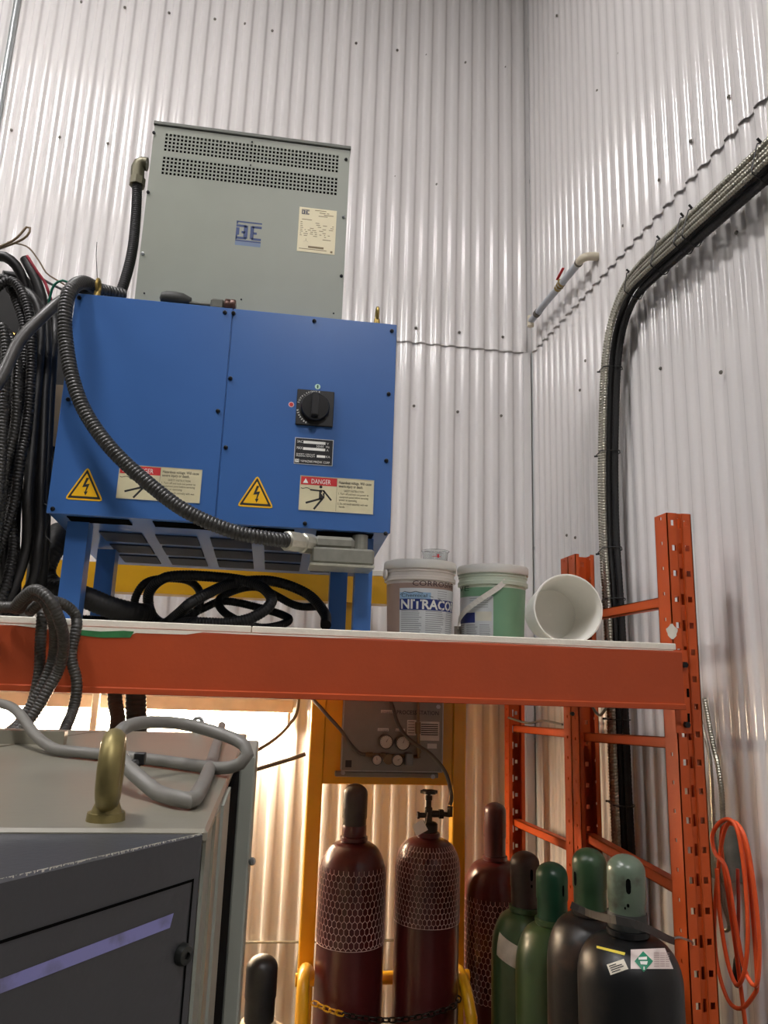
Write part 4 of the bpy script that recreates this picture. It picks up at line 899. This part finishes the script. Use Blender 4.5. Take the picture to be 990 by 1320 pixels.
def patch(name, c4, mat, par, eps=.0015, n=8, m=6):   # c4: TL, TR, BR, BL picture corners on the surface
    TL, TR, BR, BL = [V((*c, 0)) for c in c4]; vs = []
    for i in range(n+1):
        for j in range(m+1):
            q = TL.lerp(TR, i/n).lerp(BL.lerp(BR, i/n), j/m); vs.append(hit(q.x, q.y, eps))
    return MB().add(vs, [(i*(m+1)+j, i*(m+1)+j+1, (i+1)*(m+1)+j+1, (i+1)*(m+1)+j) for i in range(n) for j in range(m)]).build(name, mat, par, 60)
lb = patch('hazard_label', ((813, 1224), (857, 1222), (868, 1249), (813, 1249)), M('label_pinkish', (214, 200, 194), .5, 0, .08, 30), t, n=12)
patch('green_diamond', ((829, 1226), (842, 1239), (830, 1253), (818, 1239)), M('diamond_green', (22, 126, 92), .45), lb, .003)
patch('diamond_mark', ((823, 1234), (834, 1233), (834, 1237), (823, 1237)), wtxt, lb, .0042, 3, 2)
patch('diamond_mark', ((825, 1239), (835, 1239), (834, 1243.5), (826, 1243)), wtxt, lb, .0042, 3, 2)
patch('diamond_mark', ((829.5, 1246), (831, 1246), (831, 1250), (829.5, 1250)), wtxt, lb, .0042, 2, 2)
lp = MB()
for i in range(7):
    for x0, x1 in ((843, 850), (851, 857), (858, 863)):
        y = 1228+i*2.8; P = [hit(*q, .003) for q in ((x0, y), (x1, y), (x1, y+.9), (x0, y+.9))]; lp.add(P, [(0, 3, 2, 1)])
lp.build('label_print', M('label_greyink', (170, 148, 144), .6), lb, kind='stuff')
s2 = patch('paper_sticker', ((782, 1243.5), (804, 1236), (810, 1249), (787, 1257)), M('paper', (216, 208, 190), .6), t, .0016, 6, 4)
lp = MB()
for i, k in enumerate((.5, .85, .9, .6)):
    A0, A1 = V((785+i*1.2, 1245+i*2.6, 0)), V((803+i*1.2, 1238.8+i*2.6, 0)); B1 = A0.lerp(A1, k); P = [hit(q.x, q.y, .003) for q in (A0, B1, B1+V((.4, 1.2, 0)), A0+V((.4, 1.2, 0)))]; lp.add(P, [(0, 3, 2, 1)])
lp.build('sticker_print', ink, s2, kind='stuff')
patch('yellow_mark', ((769, 1219), (806, 1228), (805, 1231.5), (769, 1222)), M('yellow_marker', (206, 188, 60), .6), t, .0015, 10, 2)
# the beige cylinder low at the left
t, cx, cy, zn, zt = gas_cylinder('beige gas cylinder with rust stains and a black cap, behind the grey machine', 339, 1230, 2.4, .112, .092, M('beige_rust', (206, 190, 160), .5, 0, .1, 14, .2, 60, alt=(120, 78, 44), altamt=.42), M('black_cap', (26, 26, 28), .4, 0, .2, 30, .2, 60), .172, .07)
# strap across the two black cylinders, hooked to the upright
t = thing('rubber_strap', 'flat black rubber strap across the black cylinders, hooked to the orange upright', 'strap', aY(800, 1195, 1.75))
sp = pp([(736, 1166, 1.985), (757, 1176, 1.955), (776, 1182, 1.85), (790, 1185, 1.725), (806, 1188, 1.695), (826, 1194, 1.70), (846, 1203, 1.775), (860, 1210, 1.88), (868, 1213, 1.93)])
MB().ribbon(sp, .017, (0, 0, 1), .003).build('band', M('strap_rubber', (44, 41, 38), .6), t)
MB().tube(pp([(866, 1211, 1.928), (874, 1208, 1.94), (884, 1211, 1.96), (892, 1214, 1.985), (893, 1217, 1.995)]), .003, 8).build('hook', galv, t, 50)
# chain across the maroon cylinders
t = thing('chain', 'steel safety chain across the two maroon cylinders, partly painted yellow', 'chain', aY(490, 1310, 2.62))
cp = resample(pp([(403, 1292, 2.66), (415, 1298, 2.64), (430, 1304, 2.625), (458, 1311, 2.612), (495, 1315, 2.605), (530, 1313, 2.607), (560, 1306, 2.61), (585, 1297, 2.64), (592, 1285, 2.68)]), .021)
chd = M('chain_dark', (40, 34, 30), .4, .7)
def link():
    mb = MB(); pts = []
    for i in range(13):
        a = 2*math.pi*i/12; pts.append(V((.0075*math.copysign(1, math.cos(a))*(abs(math.cos(a))**.1 if 0 else 1)*(abs(math.cos(a)) > 1e-6)+.006*math.cos(a), .008*math.sin(a), 0)))
    mb.tube(pts, .0028, 6, step=.005, cap=False); return mb
lk = link(); me_y = me_d = None
for i in range(len(cp)-1):
    d = (cp[i+1]-cp[i]).normalized(); x, y = frame_of(d)
    if i % 2: x, y = y, -x
    ang = .5; x2 = x*math.cos(ang)+y*math.sin(ang); y2 = d.cross(x2)
    c = (cp[i]+cp[i+1])/2-wloc(t); Mx = Matrix(((d.x, x2.x, y2.x, c.x), (d.y, x2.y, y2.y, c.y), (d.z, x2.z, y2.z, c.z), (0, 0, 0, 1)))
    key = 'y' if i < 5 else 'd'
    if key == 'y' and me_y is None or key == 'd' and me_d is None:
        o = lk.build('link', yellow if key == 'y' else chd, t, 60); 
        base = wloc(t)
        for vv in o.data.vertices: vv.co = vv.co+base
        if key == 'y': me_y = o.data
        else: me_d = o.data
    else:
        o = bpy.data.objects.new('link', me_y if key == 'y' else me_d); COL.objects.link(o); o.parent = t
    o.matrix_local = Mx

# ================================================================== GREY MACHINE AT THE LEFT
MZ = 1.71; mc = thing('grey_machine', 'grey machine cabinet with a cream top, lifting eye and angled front door', 'machine', (-.5, 1.1, 0))
creamt = M('cream_grey_paint', (134, 130, 116), .32, 0, .06, 7, .05, 80, coat=.3); slate = M('slate_paint', (54, 55, 58), .45, 0, .05, 12, .1, 200); lightg = M('light_grey_paint', (140, 143, 134), .4, 0, .05, 10)
F0 = aZ(268, 1069, MZ); MX1 = F0.x; MY0 = F0.y; MX0 = -1.15; MY1 = aZ(200, 943, MZ).y
MB().box(MX0, MX1-.006, MY0+.006, MY1-.004, .05, MZ-.012).build('body', lightg, mc)
sA, sB = aZ(0, 963, MZ), aZ(142, 941, MZ)
MB().bevbox(MX0, MX1, MY0, MY1, MZ-.012, MZ, .003).build('top_panel', creamt, mc)
# angled door with its solid wedge frame
E0 = aZ(0, 1131, MZ); dv = (V((E0.x, E0.y, 0))-V((MX1, MY0, 0))).normalized(); LD = .52
e1 = V((MX1-.004, MY0-.004, 0)); e2 = e1+dv*LD
mb = MB(); zt = MZ-.004
pl = [(e1.x, e1.y), (e2.x, e2.y), (min(e2.x, MX0+.5), MY0-.0005), (MX0+.3, MY0-.0005), (e1.x, MY0-.0005)]
pl = [(e1.x, e1.y), (e2.x, e2.y), (e2.x-.25, MY0-.0005), (e1.x, MY0-.0005)]
vs = [(x, y, .05) for x, y in pl]+[(x, y, zt) for x, y in pl]; mb.add(vs, [(3, 2, 1, 0), (4, 5, 6, 7), (0, 1, 5, 4), (1, 2, 6, 5), (2, 3, 7, 6), (3, 0, 4, 7)]); mb.build('front_housing', slate, mc)
dn = V((dv.y, -dv.x, 0)); 
if dn.dot(CAM0-e1) < 0: dn = -dn
def onD(px, py, off=0):
    v = ray(px, py); k = ((e1+dn*off)-CAM0).dot(dn)/v.dot(dn); return CAM0+v*k
mb = MB(); edge = [onD(x, y) for x, y in ((0, 1131), (30, 1125), (120, 1104), (200, 1086), (255, 1074))]
E2 = []
rr = random.Random(5)
pp0, pp1 = onD(-60, 1146, .0006), onD(262, 1073, .0006)
n_ = 220
for i in range(n_):
    a, b = pp0.lerp(pp1, i/n_), pp0.lerp(pp1, (i+1)/n_); h = .0004+.0018*rr.random()**2
    if rr.random() < .9: mb.add([a, b, b+V((0, 0, -h)), a+V((0, 0, -h))], [(0, 1, 2, 3)])
mb.build('worn_edge', M('worn_white', (190, 188, 176), .5, 0, .2, 60), mc)
mb = MB(); wl = V((0, 0, .0022)); a, b, c = onD(-40, 1230, .0005), onD(250, 1136, .0005), onD(233, 1330, .0005)
mb.add([a, b, b+wl, a+wl], [(0, 1, 2, 3)]); side = dv*.0022; mb.add([b+wl, b+wl+side, V((c.x, c.y, c.z))+side, c], [(0, 1, 2, 3)]); mb.build('door_gap', dark, mc)
mb = MB(); mb.add([onD(*p, .0006) for p in ((0, 1262), (224, 1177), (219, 1196), (0, 1281))], [(0, 1, 2, 3)]); mb.build('violet_stripe', M('violet_film', (124, 124, 178), .5, 0, .06, 30, alt=(92, 90, 108), altamt=.34), mc)
q = onD(234, 1230, .0); MB().lathe(q, [(.0085, 0), (.0085, .003), (.007, .006), (.003, .007), (.003, .004)], 16, dn).build('door_latch', M('latch_dark', (40, 42, 40), .4, .5), mc, 40)
# right-hand edge strips and the open side door
YG = aX(287, 1100, MX1).y
for k, (dx, m_) in enumerate(((.0, lightg), (.003, creamt), (.006, lightg))):
    MB().box(MX1-.005+dx, MX1-.002+dx, MY0+.02+.07*k, YG-.02*(2-k), .05, MZ-.004-.002*k).build('edge_strip', m_, mc)
d0, d1 = aY(301, 1100, 1.25), aY(328, 1000, 1.25)
MB().bevbox(d0.x, d1.x, 1.25, MY1-.15, .06, aY(310, 974, 1.25).z, .003).build('side_door', lightg, mc)
MB().box(MX1-.006, MX1+.004, YG+.004, 1.30, .06, MZ-.016).build('opening_shade', dark, mc)  # dark slab on the side, its colour standing in for the shaded doorway
for px, py in ((325, 1110),): screw_head(aY(px, py, 1.249), (0, -1, 0), .006, galv, mc)
# seam on the top
mb = MB(); u = (sB-sA); u.z = 0; nrm = V((-u.y, u.x, 0)).normalized()*.006; mb.add([sA+V((0, 0, .0008)), sB+V((0, 0, .0008)), sB+nrm+V((0, 0, .0008)), sA+nrm+V((0, 0, .0008))], [(0, 1, 2, 3)]); mb.build('top_seam', M('seam_brown', (86, 74, 58), .6), mc)
MB().box(MX0, aZ(110, 950, MZ).x, MY1-.30, MY1-.28, MZ, MZ+.022).build('top_ridge', creamt, mc)
# lifting eyes
def lift_eye(px, py, H, par, mat, axis):
    q = aZ(px, py, MZ); rr_ = H*.40; c = V((q.x, q.y, MZ+H-rr_*.95))
    mb = MB(); pts = [c+axis*(rr_*.80*math.sin(a))+V((0, 0, -rr_*.95*math.cos(a))) for a in [i*2*math.pi/24 for i in range(25)]]
    mb.tube(pts, H*.15, 12, step=.004); mb.cyl(V((q.x, q.y, MZ)), V((q.x, q.y, MZ+H*.10)), H*.245, H*.235, 20); mb.cyl(V((q.x, q.y, MZ+H*.09)), V((q.x, q.y, MZ+H*.30)), H*.2, H*.12, 16); return mb.build('lifting_eye', mat, par, 45)
lift_eye(136, 1057, .070, mc, M('eye_brass', (132, 120, 76), .45, .6, .12, 60), V((-.12, .99, 0)).normalized())
q = aZ(254, 943, MZ)
lift_eye(254, 944, .030, mc, galv, V((1, 0, 0)))
# light grey cable looped on top
cab_g = M('light_grey_cable', (114, 112, 106), .42, 0, .08, 25)
t = thing('grey_cable', 'light grey cable looped over the machine top with a black tie', 'cable', aZ(200, 1000, MZ))
cb = [(-40, 905, 1.45), (0, 907, 1.40), (22, 917, 1.34), (48, 950, 1.26), (75, 967, 1.20), (110, 971, 1.17), (150, 974, 1.14), (200, 980, 1.10), (250, 988, 1.05), (290, 990, 1.01), (312, 983, 1.0), (320, 971, 1.0), (312, 958, 1.01), (290, 948, 1.03), (250, 936, 1.05), (215, 931, 1.04), (180, 932, 1.0), (158, 940, .96), (150, 956, .92), (155, 975, .89), (172, 996, .86), (200, 1020, .83), (222, 1040, .80), (236, 1052, .785), (243, 1057, .785), (250, 1046, .80), (262, 1018, .90), (272, 990, 1.08), (278, 965, 1.28), (284, 945, 1.5), (286, 935, 1.7)]
MB().tube([V((p.x, p.y, max(p.z, 1.71+.0094))) if p.x < MX1+.02 else p for p in resample(pp(cb), .008)], .0082, 14).build('cable', cab_g, t, 60)
q0, q1 = aY(163, 990, .865), aY(180, 981, .875); MB().cyl(q0+(q0-q1)*.1, q1, .0055, .0055, 8).build('cable_tie', black, t); MB().bevbox(q1.x-.006, q1.x+.006, q1.y-.006, q1.y+.006, q1.z-.004, q1.z+.009, .001).build('tie_head', black, t)

# ================================================================== RIGHT WALL AND CORNER SERVICES
# corner conduit
cx = aY(686, 300, YB-.03)
t = thing('corner_conduit', 'thin galvanized conduit rising in the corner of the corrugated walls', 'conduit', (cx.x, cx.y, 0))
MB().cyl((cx.x, cx.y, 0), (cx.x, cx.y, ZC), .0115, n=14).build('pipe', M('conduit_zinc', (186, 192, 192), .35, .6), t, 40)
for py in (64, 234, 707, 1190):
    z = aY(686, py, YB-.03).z; mb = MB(); mb.lathe((cx.x, cx.y, z-.009), [(.0125, 0), (.0145, 0), (.0145, .018), (.0125, .018)], 14, close=False); mb.box(cx.x+.012, cx.x+.034, cx.y-.003, cx.y+.012, z-.008, z+.008); mb.cyl((cx.x+.024, cx.y-.003, z), (cx.x+.024, cx.y-.010, z), .006, n=6); mb.build('clip', galv, t)
# corner trim strip
struct(MB().box(CORNER.x-.06, CORNER.x-.018, YB-.022, YB-.0145, 0, ZS).build('trim_1', wallm))
q0 = aY(22, 0, YB-.04); q1 = aY(2, 140, YB-.04)
tag(MB().cyl((q0.x, YB-.035, 0.0), (q0.x, YB-.035, ZC), .017, n=14).build('wall_conduit', M('conduit_zinc', (186, 192, 192)), None, 40), 'galvanized conduit climbing the back wall above the hose bundle', 'conduit')
# armored cable along the back wall low down
zq = aY(450, 1214, YB-.03).z
tag(MB().tube([(-1.2, YB-.022, zq), (-.4, YB-.022, zq+.004), (.2, YB-.022, zq), (.9, YB-.022, zq+.002)], .006, 8, rib=.007).build('armored_cable', steelflex, None, 40), 'thin armored cable running level along the back wall behind the cylinders', 'cable')
# water pipe with valve
PO = .075
a = aW(684, 413, PO); b = aW(746, 340, PO); zp = (a.z+b.z)/2; a.z = b.z = zp
t = thing('valve_pipe', 'grey pipe with a red lever valve across the corner of the walls', 'pipe', a)
MB().cyl(a, b, .0175, n=16).build('pipe', pvc, t, 40)
d = (b-a).normalized(); c = aW(722, 370, PO); c = a+d*((c-a).dot(d))
mb = MB(); mb.lathe(c-d*.032, [(.019, 0), (.019, .016), (.016, .018), (.022, .03), (.016, .044), (.019, .046), (.019, .062)], 8, d); mb.cyl(c, c+V((0, 0, .03))+WN*.005, .008, n=8); mb.build('valve', brass, t)
mb = MB(); lv = c+V((0, 0, .034)); mb.obox(lv-d*.012-WN*(-.004), d*.075+V((0, 0, .02)), WN*-.012*(-1), V((0, 0, .005))); mb.build('lever', red, t)
off = M('offwhite_fitting', (206, 196, 174), .5)
e = b+d*.03; w0 = aW(760, 332, .014); w0 = e+d*.07-WN*(PO-.014)
mb = MB(); mb.tube([b-d*.01, b+d*.03, b+d*.055-WN*.015, b+d*.065-WN*.04, b+d*.066-WN*(PO-.012)], .019, 14); mb.build('elbow', off, t, 50)
mb = MB(); mb.lathe(b-d*.006, [(.0205, 0), (.0205, .012), (.018, .012)], 14, d); mb.lathe(a+d*.08, [(.018, 0), (.0205, .002), (.0205, .03), (.018, .032)], 14, d); mb.build('coupling', M('coupling_dark', (90, 84, 76), .5), t, 40)
mb = MB(); mb.cyl(a+V((0, 0, -.03)), a+V((0, 0, .03)), .018, n=14); mb.cyl(a, a+d*.03, .017, n=14); mb.build('tee', off, t, 40)
# cable bundle
SB = .06
cen = [aW(x, y, SB) for x, y in ((1120, 110), (1050, 160), (990, 217), (940, 262), (890, 305), (850, 340), (822, 370), (805, 405), (795, 450), (790, 520), (788, 600), (790, 680), (795, 760), (798, 830), (800, 900), (804, 980), (808, 1060), (812, 1150), (816, 1300))]
cen.append(V((cen[-1].x, cen[-1].y, .3)))
ex = cen[0]-cen[1]; ex = ex.normalized(); cen = [cen[0]+ex*2.0, cen[0]+ex*.8]+cen    # carries on along the wall past the camera
cen = resample(cen, .05)
def strand(o1, o2, wob=.0, seed=0):
    rr = random.Random(seed); P = []
    for i, p in enumerate(cen):
        tg = (cen[min(i+1, len(cen)-1)]-cen[max(i-1, 0)]).normalized(); s_ = tg.cross(WN).normalized()
        ph = math.sin(i*.35)*wob
        P.append(p-s_*(o1*1.3+ph)+WN*(o2*1.2))
    return P
GB = 'steel cables of the wall bundle'
# s_ points towards (to be read from the picture): negative = upper/left side
STR = []
for i, (o1, o2, r, m, lab, grp, rib) in enumerate((
  (-.044, .018, .0115, steelflex, 'thickest silver armored cable along the upper edge of the wall bundle', GB, .009), (-.021, .024, .0095, steelflex, 'thin silver armored cable between the other silver ones in the wall bundle', GB, .009), (-.004, .030, .0095, steelflex, 'thin silver armored cable next to the black cables of the wall bundle', GB, .009),
  (.020, .040, .0088, steelflex, 'silver armored cable lying on top of the black cables of the wall bundle', GB, .009),
  (.014, .020, .0105, blackr, 'black cable in the bundle climbing the right wall', 'black cables of the wall bundle', .012), (.035, .008, .0125, blackr, 'black cable in the bundle climbing the right wall', 'black cables of the wall bundle', .012), (.008, -.009, .0125, blackr, 'black cable in the bundle climbing the right wall', 'black cables of the wall bundle', .012), (-.022, -.004, .0115, blackr, 'black cable in the bundle climbing the right wall', 'black cables of the wall bundle', .012))):
    STR.append((o1, o2, r))
    tag(MB().tube(strand(o1, o2, .004, i), r, 8, rib=rib*1.25, ramp=.24 if m is steelflex else .06).build('wall_cable', m, None, 40), lab, 'cable', grp)
for px, py in ((985, 222), (890, 305), (905, 292), (862, 330), (820, 372), (790, 480), (788, 590), (788, 712), (795, 775), (803, 930), (806, 1040)):
    q = aW(px, py, SB); i = min(range(len(cen)), key=lambda k: (cen[k]-q).length); tg = (cen[min(i+1, len(cen)-1)]-cen[i-1]).normalized(); s_ = tg.cross(WN).normalized()
    ring = []
    for o1, o2, r in STR:    # the strands' outlines in the cross-section plane
        q2 = strand(o1, o2, .004)[i]-cen[i]; x_, y_ = q2.dot(s_), q2.dot(WN)
        ring += [(x_+(r+.0045)*math.cos(a), y_+(r+.0045)*math.sin(a)) for a in [k*math.pi/8 for k in range(16)]]
    ring = sorted(set(ring)); hull = []
    for seq in (ring, ring[::-1]):
        h = []
        for p in seq:
            while len(h) > 1 and (h[-1][0]-h[-2][0])*(p[1]-h[-2][1])-(h[-1][1]-h[-2][1])*(p[0]-h[-2][0]) <= 0: h.pop()
            h.append(p)
        hull += h[:-1]
    pts = [cen[i]+s_*x_+WN*y_ for x_, y_ in hull+hull[:1]]; hd = max(pts, key=lambda p: p.dot(s_))
    mb = MB(); mb.tube(pts, .0022, 6, step=.006); mb.cyl(hd+s_*.002, hd+s_*.014+WN*.012, .004, n=8); tag(mb.build('cable_tie', black, None), 'black tie around the cable bundle on the right wall', 'cable tie', 'ties around the wall cable bundle')
# outlet box, its armored feed and the orange extension cord
t = thing('outlet_box', 'galvanized outlet box on the right wall behind the orange cord', 'outlet box', aW(945, 1125, .02))
A_ = aW(945, 1062, .0); B_ = aW(945, 1130, .0); hw = .045; mb = MB()
mb.obox(V((A_.x, A_.y, B_.z))-WD*hw+WN*.012, WD*2*hw, V((0, 0, A_.z-B_.z)), WN*.05); mb.build('box', M('box_galv', (132, 138, 130), .5, .5, .25, 25), t)
mb = MB(); mb.obox(V((A_.x, A_.y, B_.z))-WD*(hw+.003)+WN*.0625+V((0, 0, -.003)), WD*2*(hw+.003), V((0, 0, A_.z-B_.z+.006)), WN*.003); mb.build('cover_plate', M('box_galv', (132, 138, 130)), t)
for P, r, lab in (([(908, 900, .03), (918, 955, .035), (925, 985, .04), (930, 1020, .04), (932, 1060, .04)], .008, 'armored cable coming down to the outlet box'), ([(904, 930, .055), (914, 970, .065), (917, 1000, .074), (919, 1040, .080), (922, 1090, .080), (932, 1160, .070), (940, 1195, .03), (930, 1200, .03)], .006, 'thinner armored cable passing beside the outlet box')):
    tag(MB().tube([aW(*p) for p in P], r, 8, rib=.008).build('armored_cable', steelflex, None, 40), lab, 'cable')
oc = M('orange_cord', (232, 92, 44), .45, 0, .06, 40)
t = thing('extension_cord', 'orange extension cord hung in long loops over the outlet box', 'cord', aW(945, 1290, .07))
loops = [(962, 1330, .07), (957, 1290, .075), (948, 1220, .08), (938, 1150, .085), (930, 1095, .09), (932, 1068, .095), (945, 1062, .09), (958, 1080, .085), (966, 1130, .08), (972, 1200, .075), (976, 1265, .07), (972, 1282, .07), (955, 1300, .075), (938, 1288, .08), (924, 1240, .085), (921, 1180, .09), (927, 1110, .10), (935, 1068, .11), (948, 1060, .105), (962, 1085, .10), (973, 1150, .09), (979, 1220, .08), (975, 1270, .08), (960, 1250, .085), (948, 1190, .09), (936, 1120, .105), (922, 1100, .11), (918, 1078, .112), (928, 1060, .115), (942, 1057, .115), (952, 1075, .11), (960, 1130, .10), (964, 1200, .095), (960, 1250, .09), (950, 1270, .09), (938, 1240, .09), (928, 1180, .10), (924, 1120, .11)]
MB().tube([aW(*p) for p in loops], .0058, 8, step=.012).build('cord', oc, t, 60)
MB().tube([aW(*p) for p in ((951, 1120, .05), (952, 1170, .05), (951, 1215, .05), (950, 1236, .05))], .005, 8).build('plug_lead', M('cord_darkred', (170, 60, 40), .5), t, 60)
a, b = aW(950, 1232, .05), aW(951, 1272, .05); MB().lathe(a, [(.006, 0), (.010, .012), (.013, .04), (.013, (b-a).length*.9), (.009, (b-a).length)], 10, b-a).build('plug', black, t, 40)
# grey cables resting on the rear brace
for P, lab in (([(655, 925, 3.45), (680, 932, 3.35), (700, 929, 3.2), (725, 934, 2.95)], 'grey cable resting on the brace between the rear uprights'), ([(760, 905, 2.6), (772, 922, 2.5), (782, 912, 2.45), (792, 900, 2.4)], 'grey cable looping down beside the middle upright')):
    tag(MB().tube(pp(P), .005, 8).build('grey_cable', cab_g, None, 60), lab, 'cable')
# strip light under the shelf at the back wall
t = thing('strip_light', 'bright strip light under the shelf on the back wall behind the machine', 'lamp', (-.75, YB-.12, 1.62))
stripm = M('strip_tube', (255, 230, 196), .5, emit=STRIP_POWER, var=0)
z0, z1 = aY(60, 930, YB-.1).z, aY(60, 911, YB-.1).z
MB().bevbox(-1.60, .10, YB-.13, YB-.02, z1, z1+.06, .004).build('housing', M('housing_beige', (214, 196, 176), .5), t)
for i in range(2): MB().cyl((-1.57, YB-.10+.05*i, (z0+z1)/2), (.07, YB-.10+.05*i, (z0+z1)/2), .017, n=12).build('tube', stripm, t, 40)
for x in (-1.59, .075): MB().box(x, x+.015, YB-.125, YB-.03, z0-.005, z1).build('end_cap', white_pl, t)

q0, q1 = aY(118, 915, 3.48), aY(127, 915, 3.48)
tag(MB().bevbox(q0.x, q1.x, 3.47, 3.50, 0, 1.935, .002).build('shelf_strut', whitep), 'slim white strut under the shelf in front of the strip light', 'strut')
